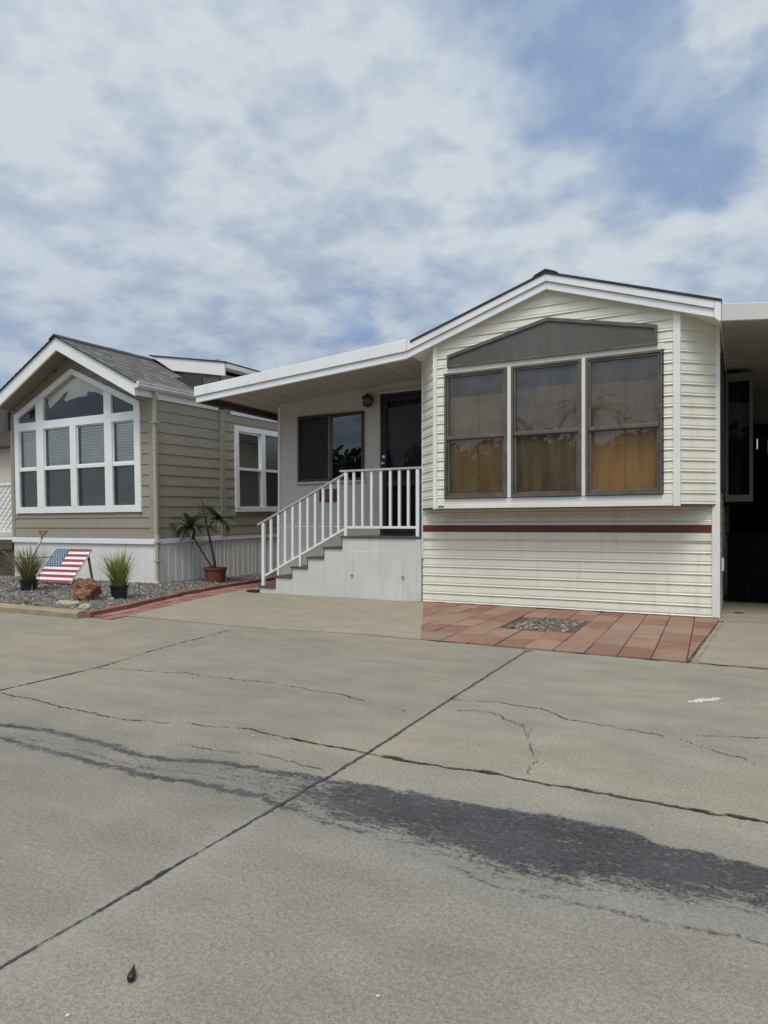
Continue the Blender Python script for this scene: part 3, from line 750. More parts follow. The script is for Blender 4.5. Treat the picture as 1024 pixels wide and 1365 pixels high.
# ================================================================== MAIN HOME
Y0, YB, YF = 8.703, 8.35, 8.25
XL, XR = -3.978, -0.238
BL, BR = -3.656, -0.641
ZB = 1.307
AP = -2.115                    # ridge
YEND = 18.5
def zfb(x): return 3.985 - 0.332 * abs(x - AP)        # underside of the roof edge
home = thing('park_model_home', 'cream vinyl sided home with three tall bronze windows and a maroon stripe', 'mobile home', (-2.1, Y0, 0))
m = MB(); siding(m, (XL, Y0), (XR, Y0), 0.012, ZB + 0.10); m.build('lower_wall', 'vinyl', home)
m = MB(); m.box(XL + 0.012, XR - 0.064, Y0 - 0.030, Y0 - 0.002, 1.000, 1.086); m.build('accent_stripe', 'maroon', home)
m = MB(); m.box(XL + 0.012, XR - 0.064, Y0 - 0.026, Y0 - 0.002, 1.089, 1.125); m.box(XL + 0.012, XR - 0.064, Y0 - 0.026, Y0 - 0.002, 0.90, 0.997); m.each('stripe_border', 'vinyl', home, bevel=0.004)
# three sided bay
WIN = [(-3.490, -2.635), (-2.577, -1.708), (-1.655, -0.794)]
WZ0, WZ1 = 1.443, 3.100
m = MB()
def bay_range(z):
    if z < 3.45: return (0.0, BR - BL)
    half = (3.985 + 0.10 - z) / 0.332
    return (max(0.0, AP - half - BL), min(BR - BL, AP + half - BL))
siding(m, (BL, YB), (BR, YB), ZB + 0.02, 4.03, VPROF, [(WIN[0][0] - BL - 0.01, WIN[2][1] - BL + 0.01, WZ0 - 0.02, WZ1 + 0.03)], bay_range)
siding(m, (XL, Y0), (BL, YB), ZB + 0.02, 3.52)
siding(m, (BR, YB), (XR, Y0), ZB + 0.02, 3.53)
m.build('bay_wall', 'vinyl', home)
m = MB(); m.slab([(XL, Y0 - 0.002), (XR, Y0 - 0.002), (BR, YB), (BL, YB)][::-1], ZB, ZB + 0.015); m.build('bay_underside', 'shadetrim', home)
m = MB()
m.box(XR - 0.062, XR + 0.024, Y0 - 0.028, Y0 + 0.055, 0.0, 3.42)
m.box(XL - 0.010, XL + 0.010, Y0 - 0.030, Y0 + 0.05, 0.62, 3.40)
m.each('corner_trim', 'vtrim', home, bevel=0.006)
m = MB()
m.box(BL - 0.005, BL + 0.052, YB - 0.028, YB + 0.02, ZB - 0.004, 3.52)
m.box(BR - 0.045, BR + 0.035, YB - 0.028, YB + 0.02, ZB - 0.004, 3.535)
m.each('bay_corner_trim', 'vtrim', home, bevel=0.006)
m = MB()                                   # boards round and between the windows
m.box(BL + 0.056, BR - 0.049, YB - 0.024, YB + 0.05, ZB + 0.002, ZB + 0.060)
m.box(BL + 0.056, BR - 0.049, YB - 0.016, YB + 0.05, ZB + 0.064, WZ0 - 0.004)
m.box(WIN[0][0] - 0.03, WIN[2][1] + 0.02, YB - 0.020, YB + 0.05, WZ1 + 0.004, WZ1 + 0.075)
for a, b in ((0, 1), (1, 2)): m.box(WIN[a][1] + 0.003, WIN[b][0] - 0.003, YB - 0.026, YB + 0.05, WZ0 - 0.002, WZ1 + 0.002)
m.each('window_board', 'vtrim', home, bevel=0.004)
m = MB(); m.box(BL + 0.075, BL + 0.155, YB - 0.029, YB - 0.0245, ZB + 0.018, ZB + 0.046); t = m.build('sticker', 'chalk', home)
m = MB()
for k in range(3): m.box(BL + 0.083 + k * 0.024, BL + 0.100 + k * 0.024, YB - 0.0315, YB - 0.0295, ZB + 0.023, ZB + 0.041)
m.build('sticker_print', 'black', t)

for wi, (xa, xb) in enumerate(WIN):
    zm = 2.247
    f = MB(); f.frame(xa, xb, WZ0, WZ1, 0.030, YB - 0.045, YB + 0.06); fr = f.build('bay_window', 'bronze', home, bevel=0.003)
    f = MB(); f.frame(xa + 0.033, xb - 0.033, zm - 0.002, WZ1 - 0.033, 0.024, YB - 0.030, YB + 0.02); f.build('upper_sash', 'bronze', fr, bevel=0.002)
    f = MB(); f.frame(xa + 0.033, xb - 0.033, WZ0 + 0.033, zm - 0.006, 0.030, YB - 0.014, YB + 0.04)
    f.box(xa + 0.034, xb - 0.034, YB - 0.036, YB - 0.016, zm - 0.024, zm + 0.014); f.build('lower_sash', 'bronze', fr, bevel=0.002)
    g = MB(); pane(g, xa + 0.05, xb - 0.05, zm, WZ1 - 0.05, YB - 0.004); g.build('upper_pane', 'glass', fr)
    g = MB(); pane(g, xa + 0.05, xb - 0.05, WZ0 + 0.05, zm - 0.02, YB + 0.012); g.build('lower_pane', 'glass', fr)
    c = MB(); xm = (xa + xb) / 2; zt = 2.80
    if wi == 1: curtain(c, xa + 0.03, xm - 0.004, 1.40, zt + 0.04, YB + 0.13, 0.014, 4); curtain(c, xm + 0.004, xb - 0.03, 1.40, zt + 0.04, YB + 0.115, 0.012, 4)
    else:
        curtain(c, xa + 0.02, xm - 0.003, 1.40, zt, YB + 0.11, 0.003, 1.3); curtain(c, xm + 0.003, xb - 0.02, 1.40, zt, YB + 0.118, 0.003, 1.1)
    c.build('curtain', ('ochre', 'brownc', 'amber')[wi], fr)
# blinds cord in the left window
m = MB(); m.tube([(-2.78, YB + 0.06, 3.05), (-2.785, YB + 0.06, 2.90), (-2.76, YB + 0.06, 2.80), (-2.71, YB + 0.06, 2.775), (-2.67, YB + 0.06, 2.82)], 0.004, 6); m.build('blind_cord', 'inside', home)
# transom window with its sun screen
TO = [(-3.444, 3.172), (-0.848, 3.158), (-0.848, 3.386), (AP, 3.652), (-3.444, 3.338)]
m = MB()
def strip(mb, a, b, wd, y0, y1, inward):
    """board along a-b in the x,z plane, widened towards `inward`"""
    a = Vector(a); b = Vector(b); d = (b - a).normalized(); n = Vector((-d.y, d.x))
    if n.dot(Vector(inward) - a) < 0: n = -n
    mb.prism([tuple(a), tuple(b), tuple(b + n * wd), tuple(a + n * wd)], y0, y1)
ctr = (AP, 3.3)
for k in range(5): strip(m, TO[k], TO[(k + 1) % 5], 0.042 if k in (2, 3) else 0.030, YB - 0.052 - 0.002 * k, YB - 0.01, ctr)
tr = m.build('transom_window', 'bronze', home)
m = MB(); m.prism([(x * 0.985 + AP * 0.015, 3.3 + (z - 3.3) * 0.93) for x, z in TO], YB - 0.040, YB - 0.024); m.build('sun_screen', 'sunscreen', tr)
m = MB(); m.box(AP - 0.002, AP + 0.012, YB - 0.045, YB - 0.041, 3.2, 3.605); m.build('screen_seam', 'bronze', tr)

# roof, fascia
m = MB(); m.uv = []
def roofpiece(mb, x0, z0, x1, z1, ya, yb, th):
    n0 = len(mb.v)
    mb.hexa([(x0, ya, z0 - th), (x1, ya, z1 - th), (x1, yb, z1 - th), (x0, yb, z0 - th)], [(x0, ya, z0), (x1, ya, z1), (x1, yb, z1), (x0, yb, z0)])
    if mb.uv is not None:
        for v in mb.v[n0:]: mb.uv.append((v[1], math.hypot(v[0] - x0, v[2] - z0)))
ZR = 4.165
def ztop(x): return ZR - 0.332 * abs(x - AP)
roofpiece(m, AP, ZR + 0.028, -3.955, ztop(-3.955) + 0.028, YF - 0.035, YEND, 0.024)
roofpiece(m, AP + 0.001, ZR + 0.028, -0.185, ztop(-0.185) + 0.028, YF - 0.035, YEND, 0.024)
n0 = len(m.v); m.prism([(AP - 0.16, ztop(AP - 0.16) + 0.032), (AP, ZR + 0.034), (AP + 0.16, ztop(AP + 0.16) + 0.032), (AP + 0.13, ztop(AP + .13) + 0.048), (AP, ZR + 0.058), (AP - 0.13, ztop(AP - .13) + 0.048)], YF - 0.04, YEND)
m.uv += [(0, 0)] * (len(m.v) - n0)
roof = m.build('roof', 'shingle_dark', home)
m = MB()
roofpiece2 = lambda mb, x0, x1, lo, hi, ya, yb: mb.prism([(x0, zfb(x0) + lo), (x1, zfb(x1) + lo), (x1, ztop(x1) + hi), (x0, ztop(x0) + hi)], ya, yb)
roofpiece2(m, AP, -3.97, 0.02, 0, YF + 0.03, YEND); roofpiece2(m, AP + 0.001, XR + 0.03, 0.02, 0, YF + 0.03, YEND)
m.build('roof_deck', 'fascia', home)
m = MB()                                  # two stepped fascia boards on each slope
for x0, x1 in ((-4.006, AP - 0.001), (AP + 0.001, -0.262)):
    m.prism([(x0, zfb(x0)), (x1, zfb(x1)), (x1, zfb(x1) + 0.088), (x0, zfb(x0) + 0.088)], YF, YF + 0.03)
    m.prism([(x0, zfb(x0) + 0.094), (x1, zfb(x1) + 0.094), (x1, ztop(x1) + 0.001), (x0, ztop(x0) + 0.001)], YF - 0.022, YF + 0.029)
m.prism([(-0.26, 3.365), (-0.215, 3.318), (-0.193, 3.318), (-0.193, ztop(-0.193) + 0.001), (-0.26, ztop(-0.26) + 0.001)], YF - 0.024, YF + 0.05)
m.box(-0.205, -0.193, YF + 0.052, YEND, 3.33, 3.50)
m.build('fascia', 'fascia', home, bevel=0.003)
# side and back walls, interior floor and ceiling
m = MB()
siding(m, (XR, Y0), (XR, YEND), 0.012, 3.45, VPROF, [(0.45, 1.75, 1.52, 3.18), (2.28, 4.72, 1.40, 3.32)])
m.build('side_wall', 'vinyl', home)
m = MB(); wallflat(m, (XL, YEND), (XL, Y0), 0.0, 3.45); wallflat(m, (XR, YEND), (XL, YEND), 0.0, 4.0); m.build('rear_wall', 'vinyl', home)
m = MB(); m.box(XL + 0.02, XR - 0.02, Y0 + 0.03, YEND - 0.05, 1.0, 1.05); m.box(XL + 0.02, XR - 0.02, Y0 + 1.6, Y0 + 1.65, 1.05, 3.4)
m.box(BL + 0.1, BR - 0.1, YB + 0.05, Y0 + 1.6, 3.36, 3.40); m.build('interior', 'inside', home)
# window in the side wall
m = MB(sidemap(XR)); m.frame(Y0 + 0.45, Y0 + 1.75, 1.52, 3.18, 0.04, -0.05, 0.03); sw = m.build('side_window', 'bronze_dark', home)
m = MB(sidemap(XR)); pane(m, Y0 + .48, Y0 + 1.72, 1.55, 3.15, -0.01); m.build('pane', 'glass_dark', sw)
# slide-out with its own front window
sx1, sy0, sy1, sz0, sz1 = 0.150, 11.0, 13.4, 1.43, 3.29
m = MB(); m.box(XR - .02, sx1, sy0 + 0.045, sy1, sz0 + .01, sz1 - .01); so = m.build('slide_out', 'bronze_dark', home)
m = MB(); m.frame(XR + .03, sx1, sz0, sz1, 0.045, sy0, sy0 + 0.05); m.box(XR + .075, sx1 - .045, sy0 + .003, sy0 + .05, sz0 + .045, sz0 + .10); m.box(XR + .075, sx1 - .045, sy0 + .003, sy0 + .05, sz1 - .12, sz1 - .045); m.build('slide_out_trim', 'shadetrim', so, bevel=.003)
m = MB(); curtain(m, XR + .10, sx1 - .14, sz0 + .11, sz1 - .12, sy0 + 0.04, 0.004, 4, 30); m.build('slide_out_curtain', 'greyc', so)
m = MB(); pane(m, XR + .075, sx1 - .045, sz0 + .10, sz1 - .12, sy0 + 0.025); m.build('slide_out_pane', 'glass_door', so)
m = MB(); m.box(XR + .024, XR + .05, 9.35, 9.41, 0.52, 0.68); m.build('outlet_cover', 'vtrim', home, bevel=0.006)

# porch room ----------------------------------------------------------
YP, PXL = 9.6, -7.16
m = MB(); hol = [(-6.745 - PXL, -5.438 - PXL, 1.832, 2.958), (-5.139 - PXL, -4.23 - PXL, 0.93, 3.200)]
wallflat(m, (PXL, YP), (XL, YP), 0.0, 3.50, hol); wallflat(m, (PXL, YEND), (PXL, YP), 0.0, 3.50); m.build('porch_wall', 'porch', home)
m = MB(); m.box(PXL - 0.012, PXL + 0.028, YP - 0.018, YP + 0.03, 0.0, 3.16); m.box(PXL + 0.03, -5.19, YP - 0.008, YP + 0.01, 1.055, 1.075); m.each('porch_corner_trim', 'vtrim', home, bevel=0.004)
m = MB(); m.box(PXL + .05, XL - .05, YP + 2.2, YP + 2.25, 0.9, 3.4); m.box(PXL + .05, XL - .05, YP + .05, YP + 2.2, 0.85, 0.9); m.build('porch_interior', 'inside', home)
m = MB(); m.frame(-6.745, -5.438, 1.832, 2.958, 0.045, YP - 0.035, YP + 0.03); pw = m.build('sliding_window', 'bronze_dark', home, bevel=.003)
m = MB(); m.box(-6.13, -6.085, YP - 0.022, YP + 0.02, 1.878, 2.912); m.box(-6.075, -6.055, YP - .015, YP + .02, 1.878, 2.912); m.build('meeting_stile', 'bronze', pw)
m = MB(); pane(m, -6.70, -6.13, 1.877, 2.913, YP + 0.005); m.build('pane', 'glass_dark', pw)
m = MB(); pane(m, -6.055, -5.48, 1.877, 2.913, YP + 0.0); m.build('pane', 'glass_dark', pw)
m = MB(); pane(m, -6.70, -6.13, 1.877, 2.913, YP - 0.012); m.build('insect_screen', 'screen_dense', pw)
m = MB(); m.box(-6.70, -5.48, YP + .1, YP + .12, 2.78, 2.913); m.build('valance', 'inside', pw)
m = MB(); m.box(-6.77, -5.41, YP - 0.05, YP - 0.036, 1.80, 1.831); m.build('window_sill', 'porch', pw)
# door
m = MB(); m.frame(-5.139, -4.23, 0.93, 3.200, 0.035, YP - 0.02, YP + 0.06); dr_ = m.build('screen_door', 'bronze_dark', home)
m = MB(); m.box(-5.165, -4.21, YP - 0.03, YP - 0.003, 3.203, 3.243); m.build('door_casing', 'porch', dr_)
m = MB(); m.frame(-5.10, -4.27, 0.97, 3.16, 0.075, YP - 0.012, YP + 0.02); m.box(-5.02, -4.35, YP - .010, YP + .018, 1.72, 1.80); m.build('door_stile', 'black', dr_, bevel=.003)
m = MB(); pane(m, -5.02, -4.35, 1.05, 1.72, YP + .01); pane(m, -5.02, -4.35, 1.80, 3.08, YP + .01); m.build('door_glass', 'glass_door', dr_)
m = MB(); curtain(m, -5.0, -4.37, 1.03, 3.1, YP + .07, .012, 7, 50); m.build('door_curtain', 'greyc', dr_)
m = MB(); m.lathe([(0.006, 0), (0.030, .004), (0.032, .03), (0.022, .045), (.004, .05)], (-5.065, YP - .06, 2.06), 14)
m.tube([(-5.065, YP - .012, 2.085), (-5.065, YP - .05, 2.085)], .014); m.build('door_knob', 'brass', dr_, smooth=True)
m = MB(); m.tube([(-5.065, YP - .012, 2.19), (-5.065, YP - .04, 2.19)], [.028, .024], 14); m.build('deadbolt', 'brass', dr_)
# lantern
m = MB(); m.box(-5.355, -5.27, YP - .02, YP, 3.09, 3.17); m.tube([(-5.312, YP - .02, 3.15), (-5.312, YP - .08, 3.20), (-5.312, YP - .12, 3.19)], .012)
m.lathe([(.012, .20), (.03, .19), (.095, .14), (.10, .12), (.09, .115)][::-1], (-5.312, YP - .12, 3.015), 16)
for k in range(6):
    a = k * math.pi / 3
    m.tube([(-5.312 + .088 * math.cos(a), YP - .12 + .088 * math.sin(a), 3.13), (-5.312 + .075 * math.cos(a), YP - .12 + .075 * math.sin(a), 3.03)], .006, 5)
m.lathe([(.02, -.025), (.072, -.006), (.08, .012), (.07, .016)], (-5.312, YP - .12, 3.015), 16)
wl = m.build('wall_lantern', 'bronze_dark', home)
m = MB(); m.lathe([(.03, .01), (.062, .03), (.075, .09), (.07, .12), (.02, .125)], (-5.312, YP - .12, 3.015), 16); m.build('lamp_glass', 'lampglass', wl, smooth=True)
# plaque hung on the porch wall
pq = thing('wall_plaque', 'small brown and red plaque on the porch wall below the sliding window', 'wall plaque', (-6.13, YP - .02, 1.49))
m = MB(); m.box(-6.30, -5.955, YP - .03, YP - .002, 1.492, 1.70); m.build('frame', 'brownbox', pq, bevel=.004)
m = MB(); m.box(-6.19, -6.07, YP - .036, YP - .031, 1.512, 1.68); m.build('tile', 'redbox', pq)

# porch awning --------------------------------------------------------
aw = thing('porch_awning', 'white aluminium porch awning sloping from the cream home over the steps', 'awning', (-5.9, YF, 3.0))
AXL, AXR = -7.83, -4.0
def za(x): return 3.105 + 0.0705 * (x - AXL)          # underside of the pans
m = MB()
m.prism([(AXL + .02, za(AXL + .02) + .075), (-3.97, za(-3.97) + .075), (-3.97, za(-3.97) + .105), (AXL + .02, za(AXL + .02) + .105)], YF + .06, YEND)
m.build('roof_panel', 'alum', aw)
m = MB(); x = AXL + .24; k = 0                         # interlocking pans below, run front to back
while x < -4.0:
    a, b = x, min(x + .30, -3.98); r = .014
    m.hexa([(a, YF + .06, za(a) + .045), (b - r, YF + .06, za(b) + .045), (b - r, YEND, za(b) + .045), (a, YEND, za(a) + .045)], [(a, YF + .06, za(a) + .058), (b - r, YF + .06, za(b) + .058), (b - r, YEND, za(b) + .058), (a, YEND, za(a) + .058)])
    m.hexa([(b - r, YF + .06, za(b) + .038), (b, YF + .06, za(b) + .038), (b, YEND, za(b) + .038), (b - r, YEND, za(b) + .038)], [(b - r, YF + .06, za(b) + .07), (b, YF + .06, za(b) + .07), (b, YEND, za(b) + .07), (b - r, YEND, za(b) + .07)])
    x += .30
m.build('ceiling_pan', 'alum_shade', aw)
m = MB()
zt0, zt1 = 3.334, 3.612
m.prism([(AXL, zt0 - .155), (-4.01, zt1 - .165), (-4.01, zt1), (AXL, zt0)], YF - .028, YF + .05)
m.prism([(AXL + .02, zt0 - .255), (-4.008, zt1 - .262), (-4.008, zt1 - .168), (AXL + .02, zt0 - .158)], YF - .004, YF + .045)
m.prism([(-4.008, zt1 - .165), (-3.93, ztop(-3.93) - .165), (-3.93, ztop(-3.93)), (-4.008, zt1)], YF + .032, YF + .05)
m.build('front_fascia', 'fascia', aw, bevel=.006)
m = MB(); m.box(AXL + .0, AXL + .10, YF + .052, YEND, 3.082, 3.30); m.box(AXL + .11, AXL + .23, YF + .062, YEND, 3.17, 3.178); m.build('side_gutter', 'brown_metal', aw, bevel=.01)
m = MB()
for yb in (9.15, 10.3, 11.5): m.prism([(AXL + .03, za(AXL) - .0), (PXL - .05, za(PXL) - .0), (PXL - .05, za(PXL) + .03), (AXL + .03, za(AXL) + .03)], yb, yb + .04) if yb > YP else None
m.each('rafter', 'brown_metal', aw)

# carport awning ------------------------------------------------------
cp = thing('carport_awning', 'white aluminium carport awning attached to the right wall of the cream home', 'carport', (1.6, YF, 0))
CX0, CX1 = -0.19, 3.6
zc = lambda x: 3.507 - 0.10 * (x + 0.2)
CYE = 17.0
m = MB(); m.prism([(CX0, zc(CX0) - .185), (CX1, zc(CX1) - .185), (CX1, zc(CX1)), (CX0, zc(CX0))], YF, YF + .05); m.build('front_fascia', 'alum', cp, bevel=.005)
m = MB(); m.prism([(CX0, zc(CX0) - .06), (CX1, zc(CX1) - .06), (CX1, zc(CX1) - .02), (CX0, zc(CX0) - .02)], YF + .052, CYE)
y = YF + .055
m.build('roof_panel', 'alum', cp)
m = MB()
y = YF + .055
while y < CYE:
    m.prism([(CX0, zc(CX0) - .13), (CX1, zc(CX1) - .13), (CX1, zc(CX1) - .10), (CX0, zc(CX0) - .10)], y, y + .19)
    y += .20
m.build('ceiling_pan', 'alum_shade', cp)
for px in (3.4,):
    for py in (8.6, 12.5, 16.6):
        m = MB(); m.box(px - .04, px + .04, py - .04, py + .04, 0.006, zc(px) - .135); m.build('post', 'alum', cp, bevel=.004)
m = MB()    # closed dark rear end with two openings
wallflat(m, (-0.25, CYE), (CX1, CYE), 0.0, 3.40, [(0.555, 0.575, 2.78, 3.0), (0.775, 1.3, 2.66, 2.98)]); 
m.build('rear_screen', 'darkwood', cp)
gt = thing('carport_gate', 'dark half height gate closing off the carport beside the cream home', 'gate', (1.6, 10.7, 0))
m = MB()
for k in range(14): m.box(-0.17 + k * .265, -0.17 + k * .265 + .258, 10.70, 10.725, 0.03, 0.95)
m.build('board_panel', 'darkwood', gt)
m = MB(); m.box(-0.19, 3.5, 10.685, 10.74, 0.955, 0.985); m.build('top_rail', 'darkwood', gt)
nb = thing('carport_blocker_home', 'tan home added out of view beyond the carport to keep it dark', 'mobile home', (5.6, 13, 0))  # unseen home, added to keep side light out of the carport
m = MB(); siding(m, (3.9, 19), (3.9, 9.2), 0.0, 3.1, LPROF); siding(m, (3.9, 9.2), (7.6, 9.2), 0.0, 3.1, LPROF, [(1.0, 2.6, 1.4, 2.6)]); wallflat(m, (7.6, 9.2), (7.6, 19), 0, 3.1); wallflat(m, (7.6, 19), (3.9, 19), 0, 3.1); m.build('wall', 'tan', nb)
m = MB(); m.frame(4.9, 6.5, 1.4, 2.6, .06, 9.16, 9.26); wn = m.build('window', 'white', nb)
m = MB(); pane(m, 4.95, 6.45, 1.45, 2.55, 9.22); m.build('pane', 'glass_dark', wn)
m = MB(); m.prism([(3.7, 3.1), (7.8, 3.1), (5.75, 4.0)], 9.0, 19.2); m.build('roof', 'shingle_dark', nb)

# porch steps ---------------------------------------------------------
st = thing('porch_steps', 'white boxed porch steps with brown treads climbing right to a landing', 'steps', (-5.4, 8.69, 0))
SX = [-6.862, -6.542, -6.222, -5.925, -5.625, -5.303]
SZ = [0.118, 0.290, 0.445, 0.603, 0.763, 0.928]
YS = 8.69
m = MB(); pts = [(-6.862, 0.0)]
for k in range(6):
    pts.append((SX[k], SZ[k] - .028))
    if k < 5: pts.append((SX[k + 1], SZ[k] - .028))
pts += [(-3.995, SZ[5] - .028), (-3.995, 0.0)]
m.prism(pts, YS, YP - .01); m.build('stringer', 'stepwall', st)
for k in range(6):
    xr = SX[k + 1] + .0 if k < 5 else -3.993
    m = MB(); m.box(SX[k] - .028, xr - (.004 if k < 5 else 0), YS - .022, YP - .02, SZ[k] - .026, SZ[k])
    o = m.build('tread' if k < 5 else 'landing', 'tread', st, bevel=.004)
m = MB()
for k in range(6):
    zb = 0.0 if k == 0 else SZ[k - 1] + .003
    m.box(SX[k] - .012, SX[k] - .002, YS - .006, YP - .02, zb, SZ[k] - .03)
m.each('riser', 'tread', st)
m = MB(); m.box(-5.130, -4.287, YS - .007, YS - .001, 0.002, 0.705); ap = m.build('access_panel', 'stepwall', st, bevel=.004)
m = MB(); m.box(-5.150, -5.115, YS - .024, YS - .0145, .335, .358); m.box(-4.30, -4.265, YS - .024, YS - .0145, .337, .36); m.each('latch', 'steel', ap)
m = MB(); m.box(-4.07, -3.998, YS - .012, YS - .001, 0.01, .895); m.build('end_batten', 'stepwall', st, bevel=.003)
mt = MB(); mt.slab([(-7.12, 8.66), (-6.885, 8.62), (-6.885, 9.0), (-7.2, 8.85)], 0.018, 0.032); tag(mt.build('mat', 'black'), 'small flat black patch on the ground at the foot of the porch steps', 'mat')  # flat black piece on the ground left of the first step

# railing -------------------------------------------------------------
YR = 8.735
rl = thing('stair_railing', 'white metal railing running up the porch steps and along the landing', 'railing', (-5.4, YR, 0))
def ztr(x): return 1.092 + (x + 6.926) * (1.860 - 1.092) / (6.926 - 5.291) if x < -5.291 else 1.90
def zbr(x): return 0.262 + (x + 6.82) * (1.040 - 0.262) / (6.82 - 5.278) if x < -5.278 else 1.058
m = MB()
m.hexa([(-6.93, YR - .03, ztr(-6.93) - .008), (-5.285, YR - .03, ztr(-5.3) - .008), (-5.285, YR + .03, ztr(-5.3) - .008), (-6.93, YR + .03, ztr(-6.93) - .008)],
       [(-6.93, YR - .03, ztr(-6.93) + .022), (-5.285, YR - .03, ztr(-5.3) + .022), (-5.285, YR + .03, ztr(-5.3) + .022), (-6.93, YR + .03, ztr(-6.93) + .022)])
m.box(-5.365, -3.99, YR - .032, YR + .032, 1.893, 1.922)
m.build('handrail', 'railtop', rl, bevel=.004)
m = MB()
m.hexa([(-6.79, YR - .014, zbr(-6.79) - .018), (-5.28, YR - .014, zbr(-5.28) - .018), (-5.28, YR + .014, zbr(-5.28) - .018), (-6.79, YR + .014, zbr(-6.79) - .018)],
       [(-6.79, YR - .014, zbr(-6.79) + .018), (-5.28, YR - .014, zbr(-5.28) + .018), (-5.28, YR + .014, zbr(-5.28) + .018), (-6.79, YR + .014, zbr(-6.79) + .018)])
m.box(-5.245, -4.10, YR - .014, YR + .014, 1.040, 1.076)
m.build('bottom_rail', 'rail', rl, bevel=.003)
BX = [-6.669, -6.521, -6.388, -6.243, -6.1, -5.959, -5.819, -5.675, -5.532, -5.397, -5.127, -4.978, -4.825, -4.668, -4.513, -4.366, -4.222]
for x in (-6.82, -5.264, -4.072):
    zb = SZ[0] if x < -6 else SZ[5]
    m = MB(); m.box(x - .025, x + .025, YR - .025, YR + .025, zb, ztr(x) - .010); m.build('post', 'rail', rl, bevel=.004)
for x in BX:
    low = zbr(x) - .017
    if abs(x + 6.521) < .01: low = SZ[1]
    if abs(x + 6.1) < .01: low = SZ[2]
    m = MB(); m.box(x - .0185, x + .0185, YR - .0185, YR + .0185, low, ztr(x) - .009); m.build('baluster', 'rail', rl, bevel=.003)

# ================================================================== NEIGHBOUR (left)
lh = thing('taupe_home', 'taupe lap sided home with a grey shingle gable roof and a white gridded front window', 'mobile home', (-9.21, 8.746, 0.0), local=True)
lh.rotation_euler = (0.025, 0, 0)
LW = -4.02
LR = -1.99                      # ridge x
DEP = 11.0
RZ, RS = 4.345, 0.507           # underside of rake at ridge and slope
def rb(x): return RZ - RS * abs(x - LR)
m = MB()
hs = [(-3.84 - LW, -0.33 - LW, 1.35, 3.25)]
for k in range(8):
    za_, zb_ = 3.25 + k * .1, 3.35 + k * .1; hw = (4.06 - zb_) / .44
    if hw > .05: hs.append((-2.1 - hw - LW, -2.1 + hw - LW, za_, zb_))
def lrange(z):
    if z < 3.35: return (0, -LW)
    hw = (RZ + .12 - z) / RS; return (max(0, LR - hw - LW), min(-LW, LR + hw - LW))
siding(m, (LW, 0), (0, 0), 0.86, 4.4, LPROF, hs, lrange); m.build('front_wall', 'tan', lh)
m = MB(); siding(m, (0, 0.06), (0, 1.70), 0.86, 3.50, LPROF); siding(m, (0.03, 1.80), (0.03, DEP), 0.86, 3.50, LPROF, [(0.36, 2.02, 1.36, 3.06)]); m.build('side_wall', 'tan', lh)
m = MB(); wallflat(m, (LW, DEP), (LW, 0), 0.0, 3.5); wallflat(m, (0, DEP), (LW, DEP), 0, 3.5); m.build('rear_wall', 'tan', lh)
m = MB(); m.box(-0.11, 0.020, -0.022, -0.002, 0.852, 3.36); m.box(0.001, 0.024, -0.001, 0.06, 0.852, 3.40); m.box(LW - .02, LW + .08, -.022, -.002, .852, 3.36)
m.box(0.001, 0.050, 1.69, 1.82, 0.852, 3.36); m.each('corner_board', 'tan_trim', lh, bevel=.003)
# skirting with ribs
m = MB(); m.box(LW, -0.003, 0.0, 0.05, -0.15, 0.752); m.box(-0.05, 0.0, 0.052, DEP, -0.45, 0.752)
rnd = random.Random(2)
x = LW + .05
while x < -.05: m.box(x, x + .014, -.007, -.0005, -.15, .75); x += rnd.choice((.30, .30, .2))
y = .12
while y < DEP - .1: m.box(.0005, .012, y, y + rnd.choice((.03, .05)), -.4, .75); y += rnd.choice((.10, .13, .17))
m.build('skirting', 'skirt', lh)
m = MB(); m.box(LW - .01, 0.036, -.036, -.0005, .752, .852); m.box(0.0005, 0.036, 0.0, DEP, .756, .850); m.build('skirt_cap', 'white', lh, bevel=.006)
# front window group
yo, yi = -.05, .05
m = MB()
inn = lambda x: 3.985 - .446 * abs(x + 2.105)
outl = lambda x: 4.095 - .43 * abs(x + 2.105)
for x0, x1, zt in ((-3.87, -3.738, None), (-.453, -.305, None), (-3.183, -2.962, 1), (-1.225, -1.026, 1)):
    m.prism([(x0, 1.335), (x1, 1.335), (x1, inn(x1) - .002 if zt else outl(x1) - .13), (x0, inn(x0) - .002 if zt else outl(x0) - .13)], yo + .004, yi)
m.box(-2.18, -2.006, yo + .004, yi, 1.466, 2.998)
for a, b in ((-3.738, -3.183), (-2.962, -1.225), (-1.026, -.453)):
    m.box(a + .001, b - .001, yo + .007, yi, 1.337, 1.464); m.box(a + .001, b - .001, yo + .007, yi, 3.0, 3.155)
for a, b in ((-3.738, -3.183), (-2.962, -2.18), (-2.006, -1.225), (-1.026, -.453)):
    m.box(a + .001, b - .001, yo + .016, yi, 2.185, 2.246)
m.prism([(-3.87, outl(-3.87) - .13), (-2.105, inn(-2.105)), (-2.105, outl(-2.105)), (-3.87, outl(-3.87))], yo, yi)
m.prism([(-2.104, inn(-2.105)), (-.305, outl(-.305) - .13), (-.305, outl(-.305)), (-2.104, outl(-2.105))], yo, yi)
fw = m.build('front_window', 'white', lh, bevel=.004)
